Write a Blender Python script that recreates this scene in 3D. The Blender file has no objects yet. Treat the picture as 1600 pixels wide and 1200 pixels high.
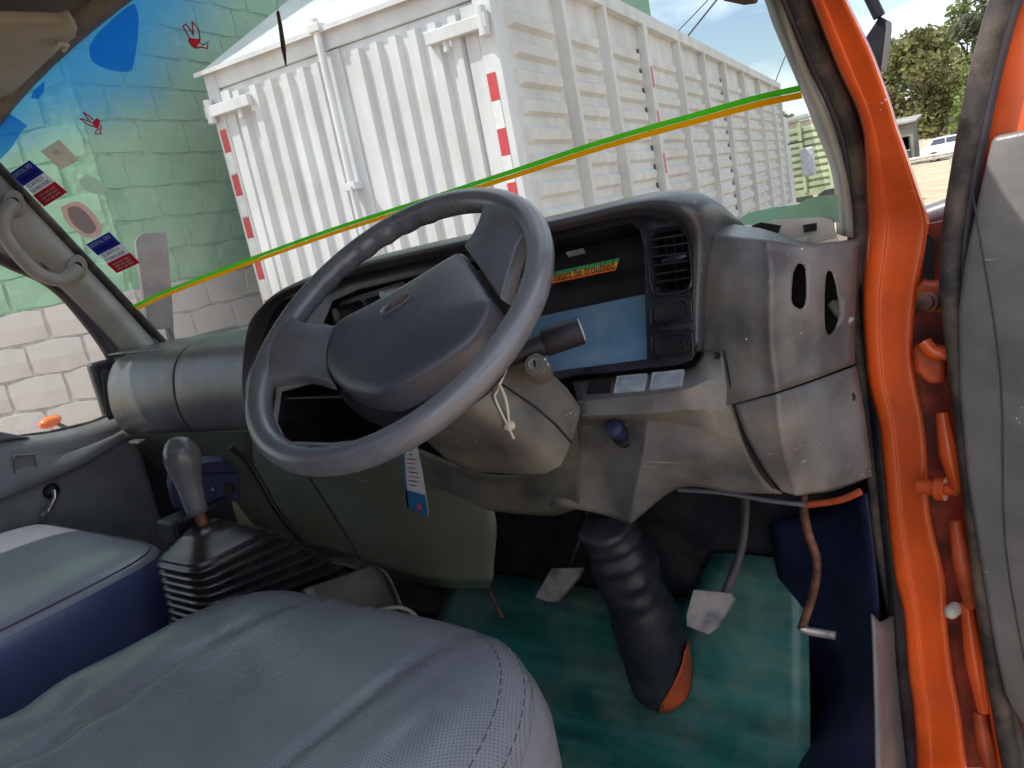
import bpy, bmesh, math, random
from mathutils import Vector, Matrix, noise
R = math.radians
random.seed(7)
S = bpy.context.scene
COL = S.collection

# ------------------------------------------------------------------ camera
# world axes: X to the driver's door side, Y to the front of the cab, Z up, metres; ground at z = 0
cam_d = bpy.data.cameras.new('camera')
cam_d.sensor_width = 36.0
cam_d.lens = 27.0
cam_d.clip_start = 0.02
cam_d.clip_end = 3000
cam = bpy.data.objects.new('camera', cam_d)
COL.objects.link(cam)
HEAD, PITCH, ROLL = R(37.0), R(12.2), R(11.2)
_d = Vector((-math.sin(HEAD) * math.cos(PITCH), math.cos(HEAD) * math.cos(PITCH), -math.sin(PITCH)))
_r = Vector((math.cos(HEAD), math.sin(HEAD), 0))
_u = _r.cross(_d)
_r2 = _r * math.cos(ROLL) - _u * math.sin(ROLL)
_u2 = _u * math.cos(ROLL) + _r * math.sin(ROLL)
cam.matrix_world = Matrix(((_r2.x, _u2.x, -_d.x, 0), (_r2.y, _u2.y, -_d.y, 0), (_r2.z, _u2.z, -_d.z, 2.0), (0, 0, 0, 1)))
S.camera = cam

# ------------------------------------------------------------------ sky, sun, exposure
SUN_DIR = Vector((-0.34, -0.44, 0.83)).normalized()       # towards the sun
el = math.asin(SUN_DIR.z)
az = math.atan2(SUN_DIR.x, SUN_DIR.y)
W = bpy.data.worlds.new('World')
S.world = W
W.use_nodes = True
nt = W.node_tree
nt.nodes.clear()
o_ = nt.nodes.new('ShaderNodeOutputWorld')
bg = nt.nodes.new('ShaderNodeBackground')
sky = nt.nodes.new('ShaderNodeTexSky')
sky.sky_type = 'NISHITA'
sky.sun_disc = False
sky.sun_elevation = el
sky.sun_rotation = az
sky.dust_density = 1.6
sky.ozone_density = 1.0
tc = nt.nodes.new('ShaderNodeTexCoord')
mp = nt.nodes.new('ShaderNodeMapping')
mp.inputs['Scale'].default_value = (1.0, 1.0, 2.2)
mp.inputs['Location'].default_value = (0.35, 0.1, 0.0)
nz = nt.nodes.new('ShaderNodeTexNoise')
nz.inputs['Scale'].default_value = 2.3
nz.inputs['Detail'].default_value = 7
nz.inputs['Roughness'].default_value = 0.55
rp = nt.nodes.new('ShaderNodeValToRGB')
rp.color_ramp.elements[0].position = 0.43
rp.color_ramp.elements[1].position = 0.60
mx = nt.nodes.new('ShaderNodeMixRGB')
mx.inputs[2].default_value = (8.0, 8.5, 9.4, 1)
nt.links.new(tc.outputs['Generated'], mp.inputs['Vector'])
nt.links.new(mp.outputs['Vector'], nz.inputs['Vector'])
nt.links.new(nz.outputs['Fac'], rp.inputs['Fac'])
nt.links.new(rp.outputs['Color'], mx.inputs['Fac'])
nt.links.new(sky.outputs['Color'], mx.inputs[1])
nt.links.new(mx.outputs['Color'], bg.inputs['Color'])
bg.inputs['Strength'].default_value = 0.14
nt.links.new(bg.outputs['Background'], o_.inputs['Surface'])

sun_d = bpy.data.lights.new('sun', 'SUN')
sun_d.energy = 2.9
sun_d.angle = R(0.55)
sun_d.color = (1.0, 0.95, 0.87)
sun = bpy.data.objects.new('sun', sun_d)
sun.rotation_euler = SUN_DIR.to_track_quat('Z', 'Y').to_euler()
sun.location = (0, 0, 30)
COL.objects.link(sun)
S.view_settings.view_transform = 'Standard'
S.view_settings.look = 'None'
S.view_settings.gamma = 1
S.view_settings.use_curve_mapping = False
S.view_settings.exposure = 0.9
S.render.engine = 'CYCLES'
S.cycles.max_bounces = 10
S.cycles.transparent_max_bounces = 12
S.cycles.use_denoising = True

# ------------------------------------------------------------------ helpers
WM = {}
def tag(o, label=None, cat=None, group=None, kind=None):
    if label: o['label'] = label
    if cat: o['category'] = cat
    if group: o['group'] = group
    if kind: o['kind'] = kind
    return o
def empty(name, loc, label=None, cat=None, group=None):
    o = bpy.data.objects.new(name, None)
    o.empty_display_size = 0.1
    o.location = loc
    WM[o] = Matrix.Translation(Vector(loc))
    COL.objects.link(o)
    return tag(o, label, cat, group)
def link(name, me, parent=None, loc=None, rotz=None):
    o = bpy.data.objects.new(name, me)
    COL.objects.link(o)
    if loc is not None: o.location = loc
    if rotz is not None: o.rotation_euler = (0, 0, rotz)
    WM[o] = (Matrix.Translation(Vector(loc)) if loc is not None else Matrix()) @ (Matrix.Rotation(rotz, 4, 'Z') if rotz else Matrix())
    if parent is not None:
        o.parent = parent
        o.matrix_parent_inverse = WM[parent].inverted()
    return o
def mesh(name, v, f, mat, parent=None, smooth=False, bevel=0, seg=2, solid=0, sub=0, auto=None):
    me = bpy.data.meshes.new(name)
    me.from_pydata([tuple(p) for p in v], [], f)
    me.materials.append(mat)
    if smooth:
        me.polygons.foreach_set('use_smooth', [True] * len(me.polygons))
    me.update()
    o = link(name, me, parent)
    if solid:
        m = o.modifiers.new('thick', 'SOLIDIFY'); m.thickness = abs(solid); m.offset = -1 if solid > 0 else 1
    if bevel:
        m = o.modifiers.new('edge', 'BEVEL'); m.width = bevel; m.segments = seg; m.limit_method = 'ANGLE'; m.angle_limit = R(38)
    if sub:
        m = o.modifiers.new('sub', 'SUBSURF'); m.levels = sub; m.render_levels = sub
    if auto:
        me.polygons.foreach_set('use_smooth', [True] * len(me.polygons))
        me.set_sharp_from_angle(angle=R(auto))
    return o
def bm_obj(name, bm, mat, parent=None, smooth=False, auto=None, **k):
    me = bpy.data.meshes.new(name)
    bm.to_mesh(me); bm.free()
    v = None
    me.materials.append(mat)
    if smooth or auto:
        me.polygons.foreach_set('use_smooth', [True] * len(me.polygons))
        if auto: me.set_sharp_from_angle(angle=R(auto))
    o = link(name, me, parent)
    if k.get('solid'):
        m = o.modifiers.new('thick', 'SOLIDIFY'); m.thickness = abs(k['solid']); m.offset = -1 if k['solid'] > 0 else 1
    if k.get('bevel'):
        m = o.modifiers.new('edge', 'BEVEL'); m.width = k['bevel']; m.segments = k.get('seg', 2); m.limit_method = 'ANGLE'; m.angle_limit = R(38)
    return o
def crom(P, n):
    """Catmull-Rom through points P, n steps per span."""
    P = [Vector(p) for p in P]
    Q = [P[0] * 2 - P[1]] + P + [P[-1] * 2 - P[-2]]
    out = []
    for i in range(1, len(Q) - 2):
        a, b, c, d = Q[i - 1], Q[i], Q[i + 1], Q[i + 2]
        for k in range(n):
            t = k / n
            out.append(0.5 * ((2 * b) + (c - a) * t + (2 * a - 5 * b + 4 * c - d) * t * t + (3 * b - a - 3 * c + d) * t ** 3))
    out.append(P[-1])
    return out
def surf_vf(rows, n=5, m=5, face=Vector((0, 0, 2))):
    A = [crom(r, n) for r in rows]
    cols = [crom(list(c), m) for c in zip(*A)]
    nu, nv = len(cols), len(cols[0])
    v = [cols[i][j] for i in range(nu) for j in range(nv)]
    f = [(i * nv + j, (i + 1) * nv + j, (i + 1) * nv + j + 1, i * nv + j + 1) for i in range(nu - 1) for j in range(nv - 1)]
    c = f[len(f) // 2]
    nn = (v[c[1]] - v[c[0]]).cross(v[c[2]] - v[c[0]])
    if nn.dot(face - v[c[0]]) < 0:
        f = [tuple(reversed(q)) for q in f]
    return v, f
def tighten(rows, ri=(), ci=(), k=.82):
    rows = [[Vector(p) for p in r] for r in rows]
    def t1(rs, ids):
        out = []
        for i, r in enumerate(rs):
            if i in ids and 0 < i < len(rs) - 1:
                out.append([a.lerp(b, k) for a, b in zip(rs[i - 1], r)]); out.append(r); out.append([a.lerp(b, 1 - k) for a, b in zip(r, rs[i + 1])])
            else: out.append(r)
        return out
    rows = t1(rows, ri)
    return [list(c) for c in zip(*t1([list(c) for c in zip(*rows)], ci))]
def surf(name, rows, mat, parent=None, n=5, m=5, solid=0.006, face=Vector((0, 0, 2)), bevel=0):
    v, f = surf_vf(rows, n, m, face)
    o = mesh(name, v, f, mat, parent, smooth=True, solid=solid)
    if bevel:
        b = o.modifiers.new('edge', 'BEVEL'); b.width = bevel; b.segments = 2; b.limit_method = 'ANGLE'; b.angle_limit = R(50)
    return o
def tube_vf(path, rad, seg=12, cap=True, flat=1.0, up=None):
    P = [Vector(p) for p in path]
    n = len(P)
    rr = rad if isinstance(rad, (list, tuple)) else [rad] * n
    v, f = [], []
    prev = None
    for i, p in enumerate(P):
        t = (P[min(i + 1, n - 1)] - P[max(i - 1, 0)]).normalized()
        if prev is None:
            a = Vector(up) if up else (Vector((0, 0, 1)) if abs(t.z) < 0.9 else Vector((1, 0, 0)))
        else:
            a = prev
        x = (a - t * a.dot(t)).normalized()
        y = t.cross(x)
        prev = x
        for k in range(seg):
            th = 2 * math.pi * k / seg
            v.append(p + x * math.cos(th) * rr[i] + y * math.sin(th) * rr[i] * flat)
    for i in range(n - 1):
        for k in range(seg):
            k2 = (k + 1) % seg
            f.append((i * seg + k, i * seg + k2, (i + 1) * seg + k2, (i + 1) * seg + k))
    if cap:
        f.append(tuple(reversed(range(seg))))
        f.append(tuple((n - 1) * seg + k for k in range(seg)))
    return v, f
def tube(name, path, rad, mat, parent=None, seg=12, flat=1.0, up=None, smoothn=0):
    if smoothn:
        n0 = len(path)
        path = crom(path, smoothn)
        if isinstance(rad, (list, tuple)):
            rad = [rad[min(int(i / smoothn), n0 - 1)] * (1 - (i % smoothn) / smoothn) + rad[min(int(i / smoothn) + 1, n0 - 1)] * ((i % smoothn) / smoothn) for i in range(len(path))]
    v, f = tube_vf(path, rad, seg, True, flat, up)
    return mesh(name, v, f, mat, parent, auto=50)
def box_vf(c, s, rot=None):
    c = Vector(c)
    v = [Vector((x * s[0] / 2, y * s[1] / 2, z * s[2] / 2)) for x in (-1, 1) for y in (-1, 1) for z in (-1, 1)]
    if rot is not None: v = [rot @ p for p in v]
    v = [p + c for p in v]
    return v, [(0, 1, 3, 2), (4, 6, 7, 5), (0, 4, 5, 1), (2, 3, 7, 6), (0, 2, 6, 4), (1, 5, 7, 3)]
def box(name, c, s, mat, parent=None, bevel=0, rot=None, seg=2):
    v, f = box_vf(c, s, rot)
    return mesh(name, v, f, mat, parent, bevel=bevel, seg=seg, auto=40 if bevel else None)
def newell(P):
    n = Vector((0, 0, 0))
    for a, b in zip(P, P[1:] + P[:1]):
        n += Vector(((a.y - b.y) * (a.z + b.z), (a.z - b.z) * (a.x + b.x), (a.x - b.x) * (a.y + b.y)))
    return n.normalized()
def plate(name, outline, mat, parent=None, holes=(), thick=0.004, face=Vector((0, 0, 2)), bevel=0, smooth_out=0):
    """Flat piece with openings, its face towards `face`, thickened away from it."""
    loops = [[Vector(p) for p in outline]] + [[Vector(p) for p in h] for h in holes]
    if smooth_out:
        loops = [crom(l + [l[0]], smooth_out)[:-1] for l in loops]
    n = newell(loops[0])
    c = sum(loops[0], Vector()) / len(loops[0])
    if n.dot(face - c) < 0: n = -n
    bm = bmesh.new()
    ed = []
    for l in loops:
        vs = [bm.verts.new(p) for p in l]
        for a, b in zip(vs, vs[1:] + vs[:1]): ed.append(bm.edges.new((a, b)))
    bmesh.ops.triangle_fill(bm, use_beauty=True, use_dissolve=False, edges=ed, normal=n)
    bm.normal_update()
    for fa in bm.faces:
        if fa.normal.dot(n) < 0: fa.normal_flip()
    return bm_obj(name, bm, mat, parent, solid=thick, bevel=bevel, auto=40 if bevel else None)
def dome_vf(outline, prof, n=None, c=None, sm=0):
    """Rings scaled towards the middle, raised along n: prof = [(scale, height)...], closed on top."""
    P = [Vector(p) for p in outline]
    if sm: P = crom(P + [P[0]], sm)[:-1]
    c = Vector(c) if c else sum(P, Vector()) / len(P)
    v, f = [], []
    k = len(P)
    for s, h in prof:
        for p in P: v.append(c + (p - c) * s + n * h)
    for i in range(len(prof) - 1):
        for j in range(k):
            j2 = (j + 1) % k
            f.append((i * k + j, i * k + j2, (i + 1) * k + j2, (i + 1) * k + j))
    v.append(c + n * prof[-1][1]); t = len(v) - 1
    b = (len(prof) - 1) * k
    for j in range(k): f.append((b + j, b + (j + 1) % k, t))
    if newell(P).dot(n) < 0: f = [tuple(reversed(q)) for q in f]
    return v, f
def dome(name, outline, prof, n, mat, parent=None, sm=0, auto=45):
    v, f = dome_vf(outline, prof, Vector(n).normalized(), sm=sm)
    return mesh(name, v, f, mat, parent, auto=auto)
def disc_out(c, n, r, k=20, ry=None, rx_dir=None):
    n = Vector(n).normalized()
    a = Vector(rx_dir) if rx_dir else (Vector((0, 0, 1)) if abs(n.z) < .9 else Vector((1, 0, 0)))
    a = (a - n * a.dot(n)).normalized(); b = n.cross(a)
    ry = ry or r
    return [Vector(c) + a * r * math.cos(2 * math.pi * i / k) + b * ry * math.sin(2 * math.pi * i / k) for i in range(k)]
def join_vf(parts):
    V, F = [], []
    for v, f in parts:
        o = len(V); V += list(v); F += [tuple(i + o for i in q) for q in f]
    return V, F
def text(name, body, origin, xdir, ydir, size, mat, parent=None, shear=0, depth=0.0002, align='CENTER', width=None):
    cu = bpy.data.curves.new(name, 'FONT')
    cu.body = body; cu.size = size; cu.align_x = align; cu.align_y = 'CENTER'; cu.shear = shear; cu.extrude = depth
    cu.materials.append(mat)
    tmp = bpy.data.objects.new(name, cu)
    COL.objects.link(tmp)
    bpy.context.view_layer.update()
    me = bpy.data.meshes.new_from_object(tmp.evaluated_get(bpy.context.evaluated_depsgraph_get()))
    bpy.data.objects.remove(tmp)
    o = bpy.data.objects.new(name, me)
    COL.objects.link(o)
    x = Vector(xdir).normalized(); y = Vector(ydir); y = (y - x * y.dot(x)).normalized(); z = x.cross(y)
    M = Matrix(((x.x, y.x, z.x, origin[0]), (x.y, y.y, z.y, origin[1]), (x.z, y.z, z.z, origin[2]), (0, 0, 0, 1)))
    if parent is not None:
        o.parent = parent
        M = WM[parent].inverted() @ M
    if width:
        xs_ = [q.co.x for q in me.vertices]
        M = M @ Matrix.Diagonal((width / max(1e-4, max(xs_) - min(xs_)), 1, 1, 1))
    o.matrix_basis = M
    return o
def cut(o, v, f):
    """Cut a closed shape out of a finished piece."""
    me = bpy.data.meshes.new('cutter'); me.from_pydata([tuple(p) for p in v], [], f); me.update()
    bm = bmesh.new(); bm.from_mesh(me); bmesh.ops.recalc_face_normals(bm, faces=bm.faces); bm.to_mesh(me); bm.free()
    c = bpy.data.objects.new('cutter', me); COL.objects.link(c)
    m = o.modifiers.new('cut', 'BOOLEAN'); m.operation = 'DIFFERENCE'; m.object = c; m.solver = 'EXACT'
    bpy.context.view_layer.update()
    dg = bpy.context.evaluated_depsgraph_get()
    new = bpy.data.meshes.new_from_object(o.evaluated_get(dg))
    o.modifiers.clear(); o.data = new
    bpy.data.objects.remove(c)
def prism_vf(outline, vec):
    P = [Vector(p) for p in outline]; k = len(P); vec = Vector(vec)
    v = P + [p + vec for p in P]
    f = [tuple(range(k)), tuple(reversed(range(k, 2 * k)))] + [(i, i + k, (i + 1) % k + k, (i + 1) % k) for i in range(k)]
    if newell(P).dot(vec) > 0: f = [tuple(reversed(q)) for q in f]
    return v, f
def prism(name, outline, vec, mat, parent=None, bevel=0):
    v, f = prism_vf(outline, vec)
    return mesh(name, v, f, mat, parent, bevel=bevel, auto=40 if bevel else None)

# ------------------------------------------------------------------ materials
def M(name, col, rough=0.5, metal=0.0, var=0.12, scale=18.0, bump=0.0, bscale=400.0, col2=None, spots=0.0, coat=0.0, stretch=None, spec=0.5, low=0.35, high=0.65, dust=None, dust_amt=0.0, dscale=5.0, scratch=0.0, scol=(.6, .58, .54)):
    m = bpy.data.materials.new(name); m.use_nodes = True
    t = m.node_tree; N = t.nodes; Lk = t.links
    b = N['Principled BSDF']
    b.inputs['Roughness'].default_value = rough
    b.inputs['Metallic'].default_value = metal
    b.inputs['Specular IOR Level'].default_value = spec
    if coat: b.inputs['Coat Weight'].default_value = coat; b.inputs['Coat Roughness'].default_value = 0.12
    tc = N.new('ShaderNodeTexCoord')
    mp = N.new('ShaderNodeMapping'); Lk.new(tc.outputs['Object'], mp.inputs['Vector'])
    if stretch: mp.inputs['Scale'].default_value = stretch
    nz = N.new('ShaderNodeTexNoise'); nz.inputs['Scale'].default_value = scale; nz.inputs['Detail'].default_value = 6
    Lk.new(mp.outputs['Vector'], nz.inputs['Vector'])
    r = N.new('ShaderNodeValToRGB')
    r.color_ramp.elements[0].position = low; r.color_ramp.elements[1].position = high
    c2 = col2 or tuple(max(0, c * (1 - 2 * var)) for c in col)
    r.color_ramp.elements[0].color = (*c2, 1); r.color_ramp.elements[1].color = (*tuple(min(1, c * (1 + var * .5)) for c in col), 1)
    Lk.new(nz.outputs['Fac'], r.inputs['Fac'])
    outc = r.outputs['Color']
    if dust:
        n2 = N.new('ShaderNodeTexNoise'); n2.inputs['Scale'].default_value = dscale; n2.inputs['Detail'].default_value = 8; n2.inputs['Roughness'].default_value = .65
        Lk.new(tc.outputs['Object'], n2.inputs['Vector'])
        r2 = N.new('ShaderNodeValToRGB'); r2.color_ramp.elements[0].position = .45; r2.color_ramp.elements[1].position = .75
        r2.color_ramp.elements[1].color = (dust_amt,) * 3 + (1,)
        Lk.new(n2.outputs['Fac'], r2.inputs['Fac'])
        mx = N.new('ShaderNodeMixRGB'); mx.inputs[2].default_value = (*dust, 1)
        Lk.new(r2.outputs['Color'], mx.inputs['Fac']); Lk.new(outc, mx.inputs[1]); outc = mx.outputs['Color']
    if spots:
        vo = N.new('ShaderNodeTexVoronoi'); vo.inputs['Scale'].default_value = 130
        Lk.new(tc.outputs['Object'], vo.inputs['Vector'])
        n3 = N.new('ShaderNodeTexNoise'); n3.inputs['Scale'].default_value = 9; Lk.new(tc.outputs['Object'], n3.inputs['Vector'])
        n3.inputs['Scale'].default_value = 13
        th = N.new('ShaderNodeMath'); th.operation = 'MULTIPLY_ADD'; th.inputs[1].default_value = spots * 7; th.inputs[2].default_value = -spots * 4.3
        Lk.new(n3.outputs['Fac'], th.inputs[0])
        ls = N.new('ShaderNodeMath'); ls.operation = 'LESS_THAN'; Lk.new(vo.outputs['Distance'], ls.inputs[0]); Lk.new(th.outputs[0], ls.inputs[1])
        mx = N.new('ShaderNodeMixRGB'); mx.inputs[2].default_value = (.62, .6, .55, 1)
        Lk.new(ls.outputs[0], mx.inputs['Fac']); Lk.new(outc, mx.inputs[1]); outc = mx.outputs['Color']
    if scratch:
        for rot, th_ in (((.3, .5, .9), .735), ((1.2, .9, .4), .735)):
            m3 = N.new('ShaderNodeMapping'); m3.inputs['Rotation'].default_value = rot; m3.inputs['Scale'].default_value = (3, 60, 60); Lk.new(tc.outputs['Object'], m3.inputs['Vector'])
            n5 = N.new('ShaderNodeTexNoise'); n5.inputs['Scale'].default_value = 3.0; n5.inputs['Detail'].default_value = 2; Lk.new(m3.outputs['Vector'], n5.inputs['Vector'])
            r5 = N.new('ShaderNodeMapRange'); r5.inputs[1].default_value = th_; r5.inputs[2].default_value = th_ + .05; r5.inputs[4].default_value = scratch; Lk.new(n5.outputs['Fac'], r5.inputs[0])
            mx = N.new('ShaderNodeMixRGB'); mx.inputs[2].default_value = (*scol, 1)
            Lk.new(r5.outputs[0], mx.inputs['Fac']); Lk.new(outc, mx.inputs[1]); outc = mx.outputs['Color']
    Lk.new(outc, b.inputs['Base Color'])
    # roughness unevenness
    mr = N.new('ShaderNodeMapRange'); mr.inputs[3].default_value = max(.02, rough - .1); mr.inputs[4].default_value = min(1, rough + .12)
    n4 = N.new('ShaderNodeTexNoise'); n4.inputs['Scale'].default_value = scale * 1.7; n4.inputs['Detail'].default_value = 8
    Lk.new(tc.outputs['Object'], n4.inputs['Vector']); Lk.new(n4.outputs['Fac'], mr.inputs[0]); Lk.new(mr.outputs[0], b.inputs['Roughness'])
    if bump:
        nb = N.new('ShaderNodeTexNoise'); nb.inputs['Scale'].default_value = bscale; nb.inputs['Detail'].default_value = 3
        Lk.new(tc.outputs['Object'], nb.inputs['Vector'])
        bp = N.new('ShaderNodeBump'); bp.inputs['Strength'].default_value = bump; bp.inputs['Distance'].default_value = .002
        Lk.new(nb.outputs['Fac'], bp.inputs['Height']); Lk.new(bp.outputs['Normal'], b.inputs['Normal'])
    return m
DUSTC = (.36, .32, .26)
m_hood = M('hood_plastic', (.070, .074, .084), .30, spec=.55, bump=.14, bscale=800, var=.18, scale=9, dust=(.15, .14, .12), dust_amt=.5, dscale=8, scratch=.35)
m_dash = M('dash_plastic', (.145, .147, .150), .35, spec=.5, bump=.2, bscale=700, var=.26, scale=11, dust=(.27, .235, .18), dust_amt=.7, dscale=7, spots=.24, scratch=.4)
m_glove = M('glovebox_plastic', (.120, .123, .130), .31, spec=.55, bump=.14, bscale=800, var=.22, scale=9, dust=(.21, .175, .13), dust_amt=.65, dscale=5, scratch=.35)
m_low = M('lower_plastic', (.112, .126, .090), .33, spec=.5, bump=.12, bscale=800, var=.14, scale=6, dust=(.15, .165, .11), dust_amt=.35, dscale=4, scratch=.2)  # green reflected from the floor mat is put into this base colour
m_bezel = M('bezel_plastic', (.016, .017, .030), .28, spec=.6, bump=.08, bscale=900, var=.2, dust=(.09, .09, .11), dust_amt=.22, dscale=14, scratch=.35)
m_black = M('black_plastic', (.012, .012, .016), .45, spec=.3, var=.2, dust=(.07, .07, .07), dust_amt=.2, dscale=14)
m_void = M('dark_interior', (.008, .008, .01), .8, var=.2)
m_wheel = M('wheel_plastic', (.125, .134, .155), .25, spec=.7, bump=.08, bscale=1000, var=.12, dust=(.19, .185, .165), dust_amt=.4, dscale=8)
m_pad = M('horn_pad_plastic', (.062, .068, .088), .28, spec=.7, bump=.22, bscale=1300, var=.08, scale=8, dust=(.10, .10, .12), dust_amt=.15, dscale=9)
m_shroud = M('column_plastic', (.092, .093, .086), .34, spec=.5, scratch=.35, bump=.2, bscale=700, var=.24, scale=11, dust=(.22, .185, .135), dust_amt=.65, dscale=9, spots=.22)
m_trim = M('pillar_trim', (.30, .295, .265), .55, bump=.06, bscale=700, var=.08, dust=(.25, .22, .18), dust_amt=.3)
m_head = M('headliner', (.23, .20, .155), .85, bump=.3, bscale=300, var=.15, dust=(.12, .1, .08), dust_amt=.4, dscale=4)
m_visor = M('visor_vinyl', (.33, .30, .235), .6, var=.06, scale=6)
m_orange = M('orange_paint', (.76, .105, .012), .34, scratch=.4, scol=(.85, .38, .2), var=.18, scale=8, coat=.3, dust=(.50, .065, .012), dust_amt=.6, dscale=9, bump=.35, bscale=18, spots=.20)
m_orange_d = M('orange_paint_dull', (.55, .085, .02), .45, var=.25, scale=14, dust=(.18, .05, .03), dust_amt=.6, dscale=16, bump=.15, bscale=60)
m_rub = M('rubber_seal', (.035, .033, .033), .7, var=.25, dust=(.22, .17, .125), dust_amt=.75, dscale=14, bump=.15, bscale=200)
m_rub_d = M('rubber_clean', (.03, .03, .045), .5, var=.2, dust=(.15, .12, .1), dust_amt=.35, dscale=12)
m_doorg = M('door_trim_grey', (.15, .151, .150), .34, scratch=.5, var=.2, scale=7, bump=.12, bscale=600, dust=(.28, .265, .235), dust_amt=.5, dscale=6, spots=.18)
m_mat = M('floor_mat_green', (.032, .19, .152), .27, var=.28, scale=4, stretch=(.6, 6, 6), dust=(.22, .29, .22), dust_amt=.8, dscale=5.5, bump=.2, bscale=40, scratch=.4, scol=(.3, .38, .3))
m_vinyl = M('navy_vinyl', (.015, .019, .062), .40, var=.2, bump=.5, bscale=420)
m_vseat = M('seat_vinyl_navy', (.10, .115, .25), .24, spec=.7, var=.10, scale=5, bump=.12, bscale=500)
m_vtop = M('seat_vinyl_grey', (.27, .285, .335), .24, spec=.6, var=.06, scale=5, bump=.1, bscale=500)
m_rubber_boot = M('rubber_boot', (.014, .013, .015), .28, spec=.7, var=.2, dust=(.085, .062, .05), dust_amt=.4, dscale=12)
m_blackrub = M('black_rubber', (.012, .013, .020), .5, var=.25, dust=(.085, .07, .07), dust_amt=.5, dscale=11, bump=.5, bscale=45)
m_steel = M('worn_steel', (.55, .51, .50), .38, .6, var=.3, scale=30, dust=(.28, .2, .17), dust_amt=.6, dscale=30, scratch=.4, scol=(.8, .78, .76))
m_bright = M('bright_metal', (.75, .75, .76), .2, 1.0, var=.08)
m_rust = M('rusty_rod', (.16, .07, .045), .6, .2, var=.35, scale=40)
m_white = M('white_paint', (.70, .71, .73), .42, var=.07, scale=2.2, stretch=(3, 3, .6), dust=(.46, .44, .39), dust_amt=.5, dscale=2.2)
m_white2 = M('white_paint_side', (.70, .70, .68), .5, var=.08, scale=1.6, stretch=(3, 3, .5), dust=(.46, .43, .37), dust_amt=.55, dscale=1.7)
m_red = M('red_reflector', (.62, .03, .04), .35, var=.08)
m_tapew = M('white_reflector', (.8, .8, .8), .35, var=.05)
def flat(name, col, rough=.5, **k): return M(name, col, rough, var=.03, **k)
m_pblue = flat('print_blue', (.03, .045, .36)); m_pred = flat('print_red', (.60, .03, .045)); m_pwhite = flat('print_white', (.75, .75, .75)); m_pgrey = flat('print_grey', (.42, .44, .46))
m_pblack = flat('print_black', (.03, .03, .035)); m_pgreen = flat('print_green', (.02, .30, .10)); m_pyel = flat('print_yellow', (.80, .42, .02)); m_porange = flat('print_orange', (.78, .12, .02))
m_lgreen = flat('stripe_green', (.09, .62, .02)); m_lorange = flat('stripe_orange', (.85, .36, .005)); m_pbeige = flat('sticker_beige', (.40, .38, .29)); m_pink = flat('sticker_pink', (.70, .45, .40))
m_string = M('white_string', (.6, .55, .45), .9, var=.1)
m_lensblue = M('lens_sky_reflection', (.15, .29, .45), .16, var=.12, scale=8, dust=(.34, .42, .5), dust_amt=.7, dscale=11, spots=.14)  # sky reflected in the clear lens, put into its blue base colour
m_tan = M('tan_plastic', (.55, .50, .42), .6, var=.12)
def glass(name, tint=(.97, .985, .975), grime=.0, alpha=1.0):
    m = bpy.data.materials.new(name); m.use_nodes = True
    t = m.node_tree; N = t.nodes; N.clear(); Lk = t.links
    o = N.new('ShaderNodeOutputMaterial'); tr = N.new('ShaderNodeBsdfTransparent'); gl = N.new('ShaderNodeBsdfGlossy'); fr = N.new('ShaderNodeFresnel'); mx = N.new('ShaderNodeMixShader')
    gl.inputs['Roughness'].default_value = .02; fr.inputs['IOR'].default_value = 1.45
    tr.inputs['Color'].default_value = (*tint, 1)
    Lk.new(fr.outputs[0], mx.inputs[0]); Lk.new(tr.outputs[0], mx.inputs[1]); Lk.new(gl.outputs[0], mx.inputs[2])
    last = mx
    if grime:
        df = N.new('ShaderNodeBsdfTranslucent'); df.inputs['Color'].default_value = (.7, .68, .62, 1)
        tc = N.new('ShaderNodeTexCoord'); nz = N.new('ShaderNodeTexNoise'); nz.inputs['Scale'].default_value = 5; nz.inputs['Detail'].default_value = 9; nz.inputs['Roughness'].default_value = .7
        Lk.new(tc.outputs['Object'], nz.inputs['Vector'])
        mr = N.new('ShaderNodeMapRange'); mr.inputs[1].default_value = .4; mr.inputs[2].default_value = .8; mr.inputs[3].default_value = grime * .4; mr.inputs[4].default_value = grime
        Lk.new(nz.outputs['Fac'], mr.inputs[0])
        m2 = N.new('ShaderNodeMixShader'); Lk.new(mr.outputs[0], m2.inputs[0]); Lk.new(mx.outputs[0], m2.inputs[1]); Lk.new(df.outputs[0], m2.inputs[2]); last = m2
    Lk.new(last.outputs[0], o.inputs['Surface'])
    return m
m_glass = glass('window_glass', tint=(.66, .695, .672), grime=.095)

def decal(name, col):
    """Printed film on glass: lets about half the light through."""
    m = bpy.data.materials.new(name); m.use_nodes = True
    t = m.node_tree; N = t.nodes; N.clear(); Lk = t.links
    o = N.new('ShaderNodeOutputMaterial'); d = N.new('ShaderNodeBsdfDiffuse'); r = N.new('ShaderNodeBsdfTranslucent'); mx = N.new('ShaderNodeMixShader')
    nz = N.new('ShaderNodeTexNoise'); nz.inputs['Scale'].default_value = 60; tc = N.new('ShaderNodeTexCoord'); Lk.new(tc.outputs['Object'], nz.inputs['Vector'])
    rp_ = N.new('ShaderNodeValToRGB'); rp_.color_ramp.elements[0].color = (*[c * .8 for c in col], 1); rp_.color_ramp.elements[1].color = (*col, 1); Lk.new(nz.outputs['Fac'], rp_.inputs[0])
    Lk.new(rp_.outputs[0], d.inputs[0]); Lk.new(rp_.outputs[0], r.inputs[0]); mx.inputs[0].default_value = .5
    Lk.new(d.outputs[0], mx.inputs[1]); Lk.new(r.outputs[0], mx.inputs[2]); Lk.new(mx.outputs[0], o.inputs['Surface'])
    return m
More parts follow.
